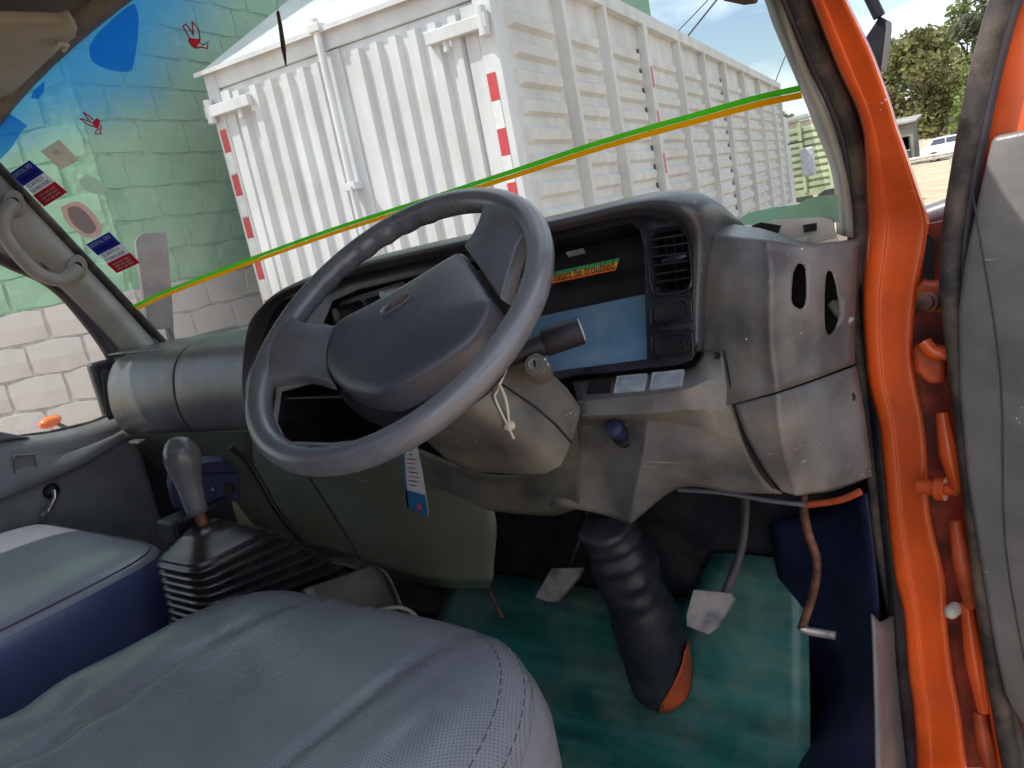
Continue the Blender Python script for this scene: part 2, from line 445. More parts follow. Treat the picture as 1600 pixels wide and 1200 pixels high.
d_blue = decal('film_blue', (.03, .05, .42)); d_red = decal('film_red', (.65, .03, .05)); d_white = decal('film_white', (.8, .8, .8)); d_grey = decal('film_grey', (.55, .57, .60)); d_black = decal('film_black', (.03, .03, .04))
d_green = decal('film_stripe_green', (.09, .62, .02)); d_orange = decal('film_stripe_orange', (.90, .38, .005)); d_beige = decal('film_beige', (.52, .48, .36)); d_pink = decal('film_pink', (.80, .50, .44)); d_pgreen = decal('film_pale_green', (.36, .60, .42)); d_clear = decal('film_patch', (.50, .66, .52))
T = {
 'bezel': [(-1.3528,0.9193,1.7173),(-1.3618,0.9417,1.8068),(-1.3288,0.9618,1.8872),(-1.2474,0.9716,1.9263),(-1.0958,0.977,1.9478),(-0.931,0.979,1.9558),(-0.7611,0.9801,1.9604),(-0.6149,0.9815,1.9661),(-0.508,0.9827,1.9707),(-0.4591,0.9821,1.9683),(-0.4243,0.9786,1.9546),(-0.4035,0.9738,1.9351),(-0.396,0.9668,1.9072),(-0.3954,0.9515,1.8461),(-0.3958,0.9362,1.785),(-0.4045,0.9327,1.7707),(-0.4228,0.9314,1.7657),(-0.5937,0.9292,1.7568),(-0.6751,0.9247,1.7388),(-0.7781,0.9153,1.7013),(-0.9222,0.9048,1.6593),(-1.1207,0.8998,1.6392),(-1.2926,0.9005,1.6419),(-1.3414,0.9098,1.6791)],
 'cluster_hole': [(-0.4838,0.9798,1.9593),(-0.4698,0.977,1.9479),(-0.4644,0.9707,1.9226),(-0.4657,0.9552,1.861),(-0.4673,0.9336,1.7745),(-0.5932,0.9315,1.7659),(-0.6982,0.9292,1.7567),(-0.8015,0.928,1.752),(-0.84,0.9386,1.7943),(-1.0351,0.9521,1.8485),(-1.1287,0.9581,1.8723),(-1.0988,0.9676,1.9103),(-1.0292,0.971,1.924),(-0.8731,0.9733,1.9334),(-0.7364,0.9759,1.9435),(-0.5934,0.9783,1.9531)],
 'vent_hole_r': [(-0.4472,0.9753,1.9413),(-0.414,0.9752,1.9407),(-0.4028,0.9727,1.9309),(-0.3988,0.9659,1.9035),(-0.3986,0.9577,1.8709),(-0.4089,0.9555,1.8621),(-0.442,0.9553,1.8612),(-0.4528,0.9577,1.8707),(-0.4554,0.9676,1.9105),(-0.4542,0.9735,1.9339)],
 'vent_hole_l': [(-1.2616,0.9652,1.9006),(-1.2288,0.9681,1.9125),(-1.1824,0.9689,1.9155),(-1.1939,0.9572,1.8688),(-1.2353,0.9494,1.8378),(-1.2757,0.9482,1.8327),(-1.2784,0.9578,1.8711)],
 'cavity_hole': [(-1.2627,0.9277,1.7509),(-1.11,0.9332,1.7727),(-0.9754,0.9342,1.7768),(-0.8865,0.926,1.744),(-0.8456,0.918,1.712),(-0.9213,0.908,1.6722),(-1.1195,0.9036,1.6544),(-1.2551,0.9037,1.6549),(-1.28,0.9129,1.6918)],
 'blank1_o': [(-0.4577,0.9521,1.8484),(-0.4498,0.9536,1.8544),(-0.4057,0.9536,1.8544),(-0.3989,0.952,1.848),(-0.3983,0.9459,1.8235),(-0.4057,0.9446,1.8183),(-0.4518,0.9442,1.8167),(-0.459,0.9458,1.8232)],
 'blank1_i': [(-0.4524,0.9503,1.8412),(-0.4465,0.9516,1.8466),(-0.4115,0.9517,1.8467),(-0.4072,0.9508,1.8431),(-0.407,0.9469,1.8275),(-0.4127,0.9457,1.823),(-0.4478,0.9454,1.8215),(-0.4532,0.9465,1.8261)],
 'blank2_o': [(-0.46,0.9412,1.8046),(-0.4521,0.9427,1.8109),(-0.406,0.943,1.8118),(-0.3992,0.9414,1.8056),(-0.3986,0.9355,1.7819),(-0.406,0.9339,1.7757),(-0.4521,0.9332,1.7729),(-0.4594,0.9348,1.7792)],
 'blank2_i': [(-0.4547,0.9394,1.7975),(-0.4487,0.9408,1.8031),(-0.4136,0.941,1.8041),(-0.4093,0.9401,1.8005),(-0.4083,0.936,1.784),(-0.4139,0.935,1.7802),(-0.4491,0.9345,1.7778),(-0.4545,0.9354,1.7815)],
 'hood': [[(-1.3414,0.9098,1.6791),(-1.3611,0.9321,1.7685),(-1.3288,0.9618,1.8872),(-1.289,0.9682,1.9128),(-1.2232,0.9731,1.9325),(-1.0958,0.977,1.9478),(-0.931,0.979,1.9558),(-0.7611,0.9801,1.9604),(-0.6149,0.9815,1.9661),(-0.508,0.9827,1.9707),(-0.4544,0.9817,1.9667),(-0.4225,0.9784,1.9535),(-0.4035,0.9738,1.9351),(-0.3951,0.9668,1.9071),(-0.3945,0.9515,1.846),(-0.3949,0.9362,1.7849)],[(-1.3697,0.915,1.6744),(-1.3529,0.915,1.7733),(-1.2957,0.915,1.876),(-1.2413,0.915,1.9184),(-1.1567,0.915,1.9479),(-1.0221,0.915,1.9629),(-0.8665,0.915,1.9707),(-0.7075,0.915,1.9749),(-0.5501,0.915,1.9797),(-0.4526,0.915,1.9834),(-0.4001,0.915,1.9794),(-0.3718,0.915,1.9653),(-0.3664,0.93,1.9463),(-0.3724,0.945,1.9155),(-0.3861,0.95,1.8455),(-0.3966,0.953,1.7807)]],
 'block': [[(-0.3985,1.04,1.9409),(-0.3636,1.04,1.9312),(-0.3197,1.02,1.9211),(-0.2647,1.03,1.8936),(-0.2173,1.085,1.8844)],[(-0.372,0.975,1.9253),(-0.3321,0.955,1.9198),(-0.2935,0.955,1.9104),(-0.2563,0.995,1.8918),(-0.2137,1.065,1.8825)],[(-0.3891,0.965,1.877),(-0.3311,0.935,1.8756),(-0.2869,0.93,1.8713),(-0.2555,0.975,1.852),(-0.2191,1.055,1.8335)],[(-0.4047,0.96,1.775),(-0.341,0.93,1.7875),(-0.2945,0.925,1.794),(-0.2612,0.97,1.7849),(-0.2248,1.05,1.776)],[(-0.4085,0.95,1.6967),(-0.3472,0.92,1.7144),(-0.2929,0.92,1.7284),(-0.2659,0.965,1.7283),(-0.2282,1.045,1.7274)]],
 'skirt': [[(-0.3492,0.92,1.7118),(-0.2933,0.92,1.7251),(-0.2662,0.965,1.725),(-0.2269,1.045,1.7239)],[(-0.3421,0.925,1.6693),(-0.2962,0.925,1.6782),(-0.2634,0.965,1.6774),(-0.2227,1.045,1.6638)],[(-0.3283,0.94,1.6152),(-0.2999,0.945,1.6232),(-0.263,0.975,1.626),(-0.221,1.045,1.6098)],[(-0.3158,0.96,1.5776),(-0.2987,0.965,1.571),(-0.2598,0.99,1.5718),(-0.2214,1.05,1.5692)],[(-0.3244,1.02,1.548),(-0.307,1.02,1.547),(-0.2688,1.04,1.5484),(-0.2291,1.09,1.5509)]],
 'slot1': [(-0.2639,0.93,1.8687),(-0.2575,0.93,1.8794),(-0.2503,0.93,1.8717),(-0.2526,0.93,1.8367),(-0.2583,0.93,1.8241),(-0.266,0.93,1.8287),(-0.2687,0.93,1.8383)],
 'slot2': [(-0.2324,0.96,1.8614),(-0.2275,0.96,1.8593),(-0.224,0.96,1.8357),(-0.2248,0.96,1.8045),(-0.2319,0.96,1.7844),(-0.2402,0.96,1.7826),(-0.2409,0.96,1.8058),(-0.2359,0.96,1.8486)],
 'knee': [[(-0.6045,0.95,1.7473),(-0.5315,0.95,1.7504),(-0.4707,0.95,1.7527),(-0.4184,0.95,1.7542),(-0.3925,0.95,1.7769),(-0.3639,0.94,1.7804)],[(-0.5671,0.897,1.7272),(-0.5078,0.897,1.7317),(-0.4495,0.897,1.7358),(-0.403,0.9,1.7407),(-0.3787,0.92,1.7453),(-0.3577,0.93,1.7374)],[(-0.5634,0.893,1.7074),(-0.5049,0.893,1.7089),(-0.4519,0.893,1.7103),(-0.4019,0.9,1.7128),(-0.3755,0.92,1.7061),(-0.3532,0.93,1.6938)],[(-0.6145,0.955,1.6727),(-0.549,0.957,1.6741),(-0.4758,0.922,1.6916),(-0.4101,0.915,1.6857),(-0.3764,0.925,1.669),(-0.3495,0.935,1.6568)],[(-0.6468,0.968,1.6082),(-0.5801,0.972,1.6066),(-0.4942,0.922,1.6353),(-0.4378,0.92,1.6377),(-0.3816,0.935,1.6243),(-0.3386,0.945,1.6128)],[(-0.6819,0.97,1.5619),(-0.6092,0.975,1.5505),(-0.5286,0.94,1.5619),(-0.4548,0.94,1.5939),(-0.3854,0.955,1.5815),(-0.3279,0.955,1.5846)],[(-0.7019,0.97,1.5267),(-0.6271,0.975,1.5185),(-0.5582,0.97,1.5065),(-0.4668,0.97,1.571),(-0.3898,0.975,1.5652),(-0.3195,0.97,1.5695)]],
 'surround': [[(-0.936,0.93,1.6381),(-0.8683,0.93,1.6137),(-0.7898,0.93,1.5935),(-0.6975,0.93,1.6017),(-0.6415,0.93,1.6491),(-0.6054,0.94,1.6921)],[(-0.987,0.95,1.5797),(-0.9116,0.95,1.5706),(-0.8188,0.955,1.5516),(-0.7107,0.955,1.5588),(-0.6463,0.955,1.6025),(-0.6142,0.955,1.6457)],[(-1.0301,0.98,1.5266),(-0.9555,0.97,1.5287),(-0.8492,0.98,1.5037),(-0.73,0.985,1.4995),(-0.6838,0.98,1.5098),(-0.6495,0.975,1.5259)]],
 'sw1': [(-0.5664,0.9377,1.7437),(-0.5285,0.9368,1.7465),(-0.5196,0.9105,1.7324),(-0.5597,0.9134,1.7305)],
 'sw2': [(-0.5184,0.9376,1.7478),(-0.472,0.9352,1.7505),(-0.4667,0.9079,1.7356),(-0.512,0.9095,1.7325)],
 'sw3': [(-0.4621,0.9348,1.7512),(-0.4171,0.9334,1.7543),(-0.4125,0.908,1.7403),(-0.4564,0.9087,1.7369)],
 'knob': [(-0.5325,0.95,1.6577),(-0.5251,0.905,1.6871)],
 'console': [[(-1.4261,0.945,1.6579),(-1.3236,0.945,1.653),(-1.113,0.955,1.6253),(-0.9646,0.97,1.6078),(-0.8827,0.98,1.6013)],[(-1.4639,0.955,1.5582),(-1.2943,0.945,1.5691),(-1.1343,0.95,1.5468),(-0.9403,0.96,1.5527),(-0.8408,0.98,1.5374)],[(-1.4326,0.955,1.4684),(-1.265,0.945,1.4852),(-1.1436,0.95,1.4643),(-0.9497,0.96,1.4631),(-0.8386,0.985,1.4738)],[(-1.3967,0.98,1.3824),(-1.2525,0.965,1.3866),(-1.1294,0.96,1.3698),(-0.9882,0.97,1.3546),(-0.8867,1.0,1.352)],[(-1.4819,1.05,1.3147),(-1.3223,1.03,1.3264),(-1.1875,1.02,1.3093),(-1.0547,1.03,1.2951),(-0.9447,1.05,1.2968)]],
 'under_glove': [[(-1.97,0.935,1.6609),(-1.7121,0.935,1.6641),(-1.4085,0.935,1.6672)],[(-2.0051,0.95,1.6272),(-1.754,0.95,1.6309),(-1.4392,0.95,1.6325)],[(-2.1639,1.05,1.5111),(-1.868,1.02,1.5156),(-1.4834,0.97,1.5483)],[(-2.2581,1.12,1.3343),(-1.9167,1.08,1.3581),(-1.4517,0.97,1.4572)],[(-2.4421,1.2,1.1701),(-2.0302,1.15,1.2359),(-1.4052,0.99,1.3736)]],
 'jamb': [[(-0.2258,0.9355,2.2021),(-0.2184,0.962,2.164),(-0.2113,0.9951,2.1137),(-0.2048,1.0171,2.0776),(-0.1979,1.0335,2.0493),(-0.1951,1.0502,2.0202),(-0.1977,1.0666,1.992),(-0.2056,1.0944,1.9416),(-0.2109,1.112,1.8993),(-0.2169,1.112,1.8576),(-0.2245,1.112,1.815),(-0.2283,1.112,1.771),(-0.229,1.112,1.7258),(-0.2288,1.112,1.6797),(-0.2205,1.112,1.6213),(-0.2205,1.112,1.5803),(-0.2199,1.112,1.5366),(-0.2206,1.112,1.4751),(-0.2191,1.112,1.3856),(-0.2111,1.112,1.3218),(-0.2129,1.112,1.2268),(-0.21,1.112,1.1587),(-0.2137,1.112,1.0571),(-0.2142,1.112,0.9741)],[(-0.2193,0.9185,2.1977),(-0.2121,0.945,2.1604),(-0.2048,0.9781,2.111),(-0.1985,1.0001,2.0756),(-0.192,1.0165,2.0479),(-0.1893,1.0332,2.0193),(-0.1914,1.0496,1.9915),(-0.1982,1.0774,1.9418),(-0.2027,1.095,1.9001),(-0.2086,1.095,1.8591),(-0.2164,1.095,1.8173),(-0.2204,1.095,1.7741),(-0.2213,1.095,1.7297),(-0.2211,1.095,1.6844),(-0.2131,1.095,1.6279),(-0.2131,1.095,1.5871),(-0.2126,1.095,1.5439),(-0.2132,1.095,1.4835),(-0.2111,1.095,1.3956),(-0.2039,1.095,1.3329),(-0.2054,1.095,1.2395),(-0.2023,1.095,1.1727),(-0.2054,1.095,1.073),(-0.2057,1.095,0.9917)],[(-0.211,0.9165,2.1947),(-0.2035,0.943,2.1576),(-0.195,0.9761,2.1082),(-0.1889,0.9981,2.0731),(-0.1831,1.0145,2.0457),(-0.1804,1.0312,2.0174),(-0.1809,1.0476,1.9894),(-0.1841,1.0754,1.9395),(-0.186,1.093,1.8978),(-0.1924,1.093,1.8573),(-0.2007,1.093,1.8161),(-0.2056,1.093,1.7734),(-0.2075,1.093,1.7295),(-0.2069,1.093,1.6846),(-0.1998,1.093,1.6311),(-0.1994,1.093,1.5892),(-0.1995,1.093,1.5453),(-0.1999,1.093,1.4854),(-0.1955,1.093,1.3986),(-0.1906,1.093,1.3362),(-0.191,1.093,1.2439),(-0.1872,1.093,1.178),(-0.1889,1.093,1.0797),(-0.1884,1.093,0.9995)],[(-0.2093,0.918,2.1943),(-0.2017,0.9445,2.1572),(-0.1929,0.9776,2.1077),(-0.1868,0.9996,2.0726),(-0.1811,1.016,2.0453),(-0.1785,1.0327,2.0169),(-0.1785,1.0491,1.9888),(-0.1808,1.0769,1.9388),(-0.182,1.0945,1.897),(-0.1885,1.0945,1.8566),(-0.197,1.0945,1.8154),(-0.2021,1.0945,1.7727),(-0.2042,1.0945,1.7289),(-0.2036,1.0945,1.684),(-0.1968,1.0945,1.6313),(-0.1962,1.0945,1.589),(-0.1964,1.0945,1.5448),(-0.1969,1.0945,1.485),(-0.1918,1.0945,1.3983),(-0.1875,1.0945,1.3358),(-0.1877,1.0945,1.2437),(-0.1837,1.0945,1.1778),(-0.1849,1.0945,1.0798),(-0.1843,1.0945,0.9996)],[(-0.1977,0.9165,2.1903),(-0.1896,0.943,2.1534),(-0.1789,0.9761,2.1038),(-0.1731,0.9981,2.0691),(-0.1684,1.0145,2.0423),(-0.1658,1.0312,2.0142),(-0.1635,1.0476,1.9858),(-0.1607,1.0754,1.9354),(-0.1583,1.093,1.8935),(-0.1654,1.093,1.8538),(-0.1747,1.093,1.8133),(-0.181,1.093,1.7714),(-0.1845,1.093,1.7281),(-0.1834,1.093,1.6838),(-0.1778,1.093,1.6354),(-0.1768,1.093,1.5916),(-0.1777,1.093,1.5463),(-0.178,1.093,1.4872),(-0.1697,1.093,1.4019),(-0.1685,1.093,1.3398),(-0.1672,1.093,1.2491),(-0.1622,1.093,1.1843),(-0.1613,1.093,1.0882),(-0.1598,1.093,1.0096)],[(-0.1899,0.9155,2.1876),(-0.1816,0.942,2.1508),(-0.1697,0.9751,2.1012),(-0.1639,0.9971,2.0668),(-0.1599,1.0135,2.0402),(-0.1573,1.0302,2.0123),(-0.1535,1.0466,1.9839),(-0.1474,1.0744,1.9331),(-0.1426,1.092,1.8913),(-0.1501,1.092,1.852),(-0.16,1.092,1.812),(-0.1671,1.092,1.7704),(-0.1714,1.092,1.7277),(-0.17,1.092,1.6837),(-0.1653,1.092,1.6382),(-0.1639,1.092,1.5932),(-0.1653,1.092,1.5473),(-0.1654,1.092,1.4886),(-0.155,1.092,1.4044),(-0.1559,1.092,1.3425),(-0.1537,1.092,1.2527),(-0.148,1.092,1.1886),(-0.1458,1.092,1.0938),(-0.1437,1.092,1.0162)],[(-0.1897,0.9255,2.1889),(-0.1811,0.952,2.1517),(-0.1686,0.9851,2.1015),(-0.1628,1.0071,2.0668),(-0.1589,1.0235,2.04),(-0.1563,1.0402,2.0119),(-0.1519,1.0566,1.9831),(-0.1447,1.0844,1.9318),(-0.1392,1.102,1.8895),(-0.1469,1.102,1.8501),(-0.157,1.102,1.8098),(-0.1644,1.102,1.768),(-0.169,1.102,1.7249),(-0.1676,1.102,1.6807),(-0.163,1.102,1.6356),(-0.1615,1.102,1.5899),(-0.1631,1.102,1.5433),(-0.1631,1.102,1.4843),(-0.1521,1.102,1.3995),(-0.1536,1.102,1.3371),(-0.151,1.102,1.2467),(-0.1451,1.102,1.1823),(-0.1424,1.102,1.087),(-0.1402,1.102,1.0089)],[(-0.1996,0.9835,2.2001),(-0.1902,1.01,2.1603),(-0.1765,1.0431,2.1069),(-0.1702,1.0651,2.0701),(-0.1659,1.0815,2.0418),(-0.1629,1.0982,2.0121),(-0.1581,1.1146,1.9817),(-0.1503,1.1424,1.9278),(-0.1443,1.16,1.8834),(-0.1523,1.16,1.8419),(-0.1629,1.16,1.7995),(-0.1707,1.16,1.7556),(-0.1755,1.16,1.7103),(-0.174,1.16,1.6638),(-0.1692,1.16,1.6164),(-0.1676,1.16,1.5684),(-0.1692,1.16,1.5194),(-0.1692,1.16,1.4573),(-0.1576,1.16,1.3682),(-0.1591,1.16,1.3026),(-0.1564,1.16,1.2076),(-0.1502,1.16,1.1399),(-0.1473,1.16,1.0397),(-0.1449,1.16,0.9577)]],
 'trim_r': [[(-0.3024,1.0147,2.2524),(-0.2924,1.05,2.1955),(-0.29,1.0676,2.1662),(-0.2776,1.1096,2.0903),(-0.2699,1.1382,2.0348),(-0.2621,1.1625,1.9851),(-0.2628,1.1824,1.9441),(-0.2698,1.2,1.8829)],[(-0.2861,0.9647,2.2395),(-0.277,1.0,2.1858),(-0.2749,1.0176,2.158),(-0.2636,1.0596,2.0858),(-0.2565,1.0882,2.0329),(-0.2492,1.1125,1.9854),(-0.25,1.1324,1.9461),(-0.2569,1.15,1.8875)],[(-0.2683,0.9297,2.2283),(-0.2604,0.965,2.1771),(-0.2571,0.9826,2.1484),(-0.2486,1.0246,2.0851),(-0.2404,1.0532,2.034),(-0.2342,1.0775,1.9833),(-0.2349,1.0974,1.9423),(-0.2409,1.115,1.8871)],[(-0.261,0.9447,2.2281),(-0.2532,0.98,2.1765),(-0.249,0.9999,2.1456),(-0.2405,1.0351,2.0871),(-0.2305,1.0638,2.0355),(-0.226,1.0938,1.9795),(-0.2268,1.1168,1.935),(-0.231,1.13,1.8811)],[(-0.2727,0.9947,2.2394),(-0.2639,1.03,2.1848),(-0.2592,1.0499,2.1523),(-0.2499,1.0851,2.0907),(-0.239,1.1138,2.0366),(-0.2339,1.1438,1.9781),(-0.2345,1.1668,1.9317),(-0.2388,1.18,1.8755)]],
 'seal_r': [(-0.2443,0.9447,2.2224),(-0.2374,0.98,2.1716),(-0.2324,1.0021,2.1375),(-0.2237,1.0307,2.0901),(-0.2148,1.055,2.0473),(-0.211,1.0815,1.9995),(-0.2167,1.1124,1.942),(-0.223,1.13,1.8904),(-0.2291,1.13,1.8476),(-0.2371,1.13,1.804),(-0.2411,1.13,1.7588),(-0.241,1.13,1.7125),(-0.2392,1.13,1.6556),(-0.2348,1.13,1.5879),(-0.2354,1.13,1.5285),(-0.2352,1.13,1.4472),(-0.2314,1.13,1.3745),(-0.2259,1.13,1.3112),(-0.2268,1.13,1.2287)],
 'trim_l': [[(-2.0,0.8233,2.4292),(-2.0,0.8726,2.3285),(-2.0,0.9276,2.228),(-2.0,0.9854,2.1154),(-2.0,1.0591,1.9748),(-2.0,1.1367,1.8235)],[(-1.965,0.7538,2.3715),(-1.965,0.8051,2.2831),(-1.965,0.8661,2.189),(-1.965,0.9283,2.1006),(-1.965,0.9954,1.9824),(-1.965,1.0752,1.8246)],[(-2.0,0.687,2.3051),(-2.0,0.7434,2.2303),(-2.0,0.815,2.1409),(-2.0,0.8862,2.0837),(-2.0,0.9474,1.9926),(-2.0,1.0334,1.8187)]],
 'seal_l': [(-2.02,0.7426,2.2264),(-2.02,0.821,2.1351),(-2.02,0.8936,2.0801),(-2.02,0.9363,2.0292),(-2.02,0.9702,1.9566),(-2.02,0.9975,1.8826),(-2.02,1.0122,1.8184)],
 'edge_l': [(-2.01,0.9355,2.0413),(-2.01,0.9726,1.9801),(-2.01,1.0024,1.9148),(-2.01,1.0321,1.837)],
 'handle': [(-1.93,0.8506,2.2392),(-1.93,0.8235,2.2218),(-1.93,0.8085,2.1948),(-1.93,0.8078,2.1661),(-1.93,0.825,2.1199),(-1.93,0.8511,2.077),(-1.93,0.891,2.0548),(-1.93,0.9241,2.0644),(-1.93,0.9433,2.0767)],
 'handle_holes': [(-1.955,0.8589,2.2425),(-1.955,0.954,2.078)],
 'dark_slot': [(-1.985,0.8525,2.2053),(-1.985,0.8671,2.1841),(-1.985,0.8945,2.1316),(-1.985,0.9238,2.0803),(-1.985,0.9181,2.0718),(-1.985,0.894,2.0915),(-1.985,0.8647,2.1391),(-1.985,0.8486,2.1789)],
 'visor': [(-1.3344,0.5963,2.44),(-1.3381,0.6514,2.44),(-1.3213,0.7374,2.44),(-1.3049,0.7474,2.44),(-1.346,0.7775,2.44),(-1.3867,0.7925,2.44),(-1.4248,0.7946,2.44),(-1.448,0.7973,2.44),(-1.59,0.8172,2.44),(-1.8799,0.8604,2.44),(-2.2708,0.9203,2.44)],
 'visor_clip': [(-1.42,0.7686,2.435),(-1.3904,0.7641,2.435),(-1.3946,0.7791,2.435),(-1.4277,0.7876,2.435)],
 'header': [(-2.6763,1.079,2.5),(-2.2254,1.0122,2.5),(-1.8445,0.9657,2.5),(-1.5777,0.9298,2.5),(-1.3425,0.896,2.5),(-1.1302,0.8665,2.5)],
 'pdoor_top': [(-1.97,0.5796,1.747),(-1.97,0.6772,1.7295),(-1.97,0.7519,1.6994),(-1.97,0.822,1.6839),(-1.97,0.8848,1.6818),(-1.97,0.9304,1.6951)],
 'pdoor_swoop': [(-1.95,0.5338,1.6187),(-1.95,0.6341,1.6143),(-1.95,0.7031,1.6152),(-1.95,0.7689,1.6159),(-1.95,0.8357,1.6328)],
 'pdoor_pull': [(-1.94,0.6858,1.6898),(-1.94,0.7253,1.678),(-1.94,0.719,1.6251),(-1.94,0.6691,1.6266)],
 'crank': [(-1.93,0.7386,1.5807),(-1.93,0.7316,1.5675),(-1.93,0.7023,1.5385)],
 'pquarter': [(-1.99,0.6768,1.7909),(-1.99,0.7289,1.7233),(-1.99,0.6862,1.7337),(-1.99,0.6496,1.7452)],
 'gear_knob': [(-1.15,0.6406,1.7603),(-1.15,0.633,1.7435),(-1.15,0.6295,1.7176),(-1.15,0.6285,1.6851),(-1.15,0.628,1.6464),(-1.15,0.6285,1.6294)],
 'gear_shaft': [(-1.15,0.6285,1.6294),(-1.15,0.6322,1.6108),(-1.15,0.6339,1.5895)],
 'boot_pts': [(-1.15,0.6389,1.6054),(-1.15,0.5555,1.5256),(-1.15,0.5766,1.5926),(-1.15,0.7184,1.5528),(-1.15,0.8625,1.3904),(-1.15,0.7118,1.4456)],
 'radio_box': [(-1.28,0.6615,1.6531),(-1.28,0.6736,1.6758),(-1.28,0.7426,1.6732),(-1.28,0.7776,1.6622),(-1.28,0.8001,1.6251),(-1.28,0.7887,1.5802),(-1.28,0.7248,1.5825),(-1.28,0.6599,1.6163)],
 'stalk': [(-0.5647,0.7195,1.8318),(-0.5457,0.7349,1.8355),(-0.5131,0.7596,1.8433),(-0.4744,0.7859,1.851)],
 'key': [(-0.5132,0.735,1.822)],
 'tag': [(-0.8316,0.8,1.6986),(-0.8021,0.8,1.699),(-0.804,0.8,1.6472),(-0.8105,0.8,1.5833),(-0.8138,0.8,1.5766),(-0.8524,0.8,1.589),(-0.8455,0.8,1.6348)],
 'boot': [(-0.6345,1.02,1.4806),(-0.6293,1.04,1.4127),(-0.6273,1.07,1.3179),(-0.632,1.1,1.2167),(-0.6373,1.12,1.1298),(-0.6459,1.13,1.0633)],
 'brake_arm': [(-0.4317,1.06,1.5056),(-0.4293,1.06,1.4628),(-0.4387,1.06,1.407),(-0.4548,1.06,1.3486)],
 'brake_pad': [(-0.5015,1.02,1.3661),(-0.4403,1.02,1.3684),(-0.4342,1.02,1.3605),(-0.4582,1.02,1.3198),(-0.4735,1.02,1.3081),(-0.5092,1.02,1.3145),(-0.5115,1.02,1.328)],
 'clutch_pad': [(-0.8169,1.08,1.3349),(-0.7486,1.08,1.3421),(-0.7559,1.08,1.3267),(-0.7993,1.08,1.2805),(-0.8201,1.08,1.2788),(-0.8489,1.08,1.2828)],
 'clutch_arm': [(-0.8109,1.12,1.312),(-0.786,1.12,1.3625),(-0.7677,1.12,1.4173)],
 'accel': [(-0.3076,1.02,1.5412),(-0.3066,1.02,1.4926),(-0.2989,1.02,1.4488),(-0.3072,1.02,1.4024),(-0.3201,1.02,1.3645),(-0.3324,1.02,1.3341),(-0.3235,1.02,1.3314),(-0.2853,1.02,1.331)],
 'loop': [(-0.479,0.99,1.5589),(-0.4101,0.99,1.5577),(-0.3467,0.99,1.5498),(-0.2952,0.99,1.5465),(-0.2533,0.99,1.5557),(-0.2245,0.99,1.5701)],
 'rod': [(-0.9931,1.1,1.2628),(-0.9718,1.1,1.1993)],
 'mat': [(-2.0893,1.4716,1.05),(-1.7191,1.4642,1.05),(-1.1125,1.6038,1.05),(-0.721,1.7221,1.05),(-0.6077,1.7686,1.05),(-0.52,1.5268,1.05),(-0.4462,1.3951,1.05),(-0.4104,1.3277,1.05),(-0.4004,1.2952,1.05),(-0.388,1.187,1.05),(-0.3727,1.0586,1.05),(-0.3563,0.9508,1.05),(-0.5934,0.7004,1.05),(-1.0614,0.6259,1.05)],
 'kick': [[(-0.4504,1.27,1.3746),(-0.3342,1.22,1.4306),(-0.2491,1.125,1.5098)],[(-0.4432,1.265,1.276),(-0.3304,1.21,1.3431),(-0.2464,1.125,1.4174)],[(-0.4308,1.26,1.1698),(-0.325,1.19,1.2485),(-0.2471,1.12,1.3135)],[(-0.4062,1.2723,1.053),(-0.3015,1.14,1.1775),(-0.2494,1.11,1.2202)],[(-0.3779,1.0528,1.053),(-0.3063,1.04,1.1083),(-0.248,1.05,1.1346)],[(-0.3604,0.9325,1.053),(-0.293,0.93,1.0908),(-0.2325,0.96,1.0975)]],
 'sill_left': [(-0.236,1.0393,1.3618),(-0.236,1.0241,1.2896),(-0.236,0.9865,1.1808),(-0.236,0.9534,1.1018)],
 'sill_right': [(-0.222,1.1099,1.3213),(-0.222,1.1641,1.1907),(-0.222,1.179,1.1046),(-0.222,1.16,1.0166),(-0.222,1.1528,0.9365)],
 'dd_seal': [(-0.0291,1.03,2.1503),(-0.0461,1.03,2.1184),(-0.0637,1.03,2.0655),(-0.0787,1.03,2.0088),(-0.0919,1.03,1.9487),(-0.1045,1.03,1.8855),(-0.1107,1.03,1.8261),(-0.1098,1.03,1.7639),(-0.107,1.03,1.6837),(-0.1036,1.03,1.5754),(-0.0981,1.03,1.4444),(-0.0908,1.03,1.3068),(-0.0789,1.03,1.1634),(-0.0718,1.03,1.074)],
 'dd_edge': [(-0.043,1.05,2.1576),(-0.0591,1.05,2.1244),(-0.0787,1.05,2.0704),(-0.0907,1.05,2.0113),(-0.1022,1.05,1.9566),(-0.1135,1.05,1.8994),(-0.1226,1.05,1.8394),(-0.1235,1.05,1.7602),(-0.1216,1.05,1.6779),(-0.1183,1.05,1.5666),(-0.1152,1.05,1.4316),(-0.1089,1.05,1.2898),(-0.1007,1.05,1.1409),(-0.0937,1.05,1.0485)],
 'dd_trim': [(-0.0607,1.0,1.9824),(-0.0373,1.0,1.9827),(0.0218,1.0,1.9798),(0.0018,1.0,1.1841),(-0.036,1.0,1.2192),(-0.0636,1.0,1.249),(-0.0828,1.0,1.2957),(-0.0906,1.0,1.3632),(-0.0982,1.0,1.4558),(-0.1075,1.0,1.5833),(-0.1094,1.0,1.701),(-0.1046,1.0,1.7934),(-0.0959,1.0,1.8445),(-0.0807,1.0,1.9069)],
 'hinge1': [(-0.1549,1.07,1.8115),(-0.1469,1.07,1.8228),(-0.1228,1.07,1.8162),(-0.121,1.07,1.7878),(-0.1298,1.07,1.7821),(-0.1497,1.07,1.7822),(-0.1563,1.07,1.7911)],
 'hinge2': [(-0.1638,1.07,1.7372),(-0.1489,1.07,1.7405),(-0.1259,1.07,1.7324),(-0.1307,1.07,1.6889),(-0.1488,1.07,1.6878),(-0.1637,1.07,1.7072)],
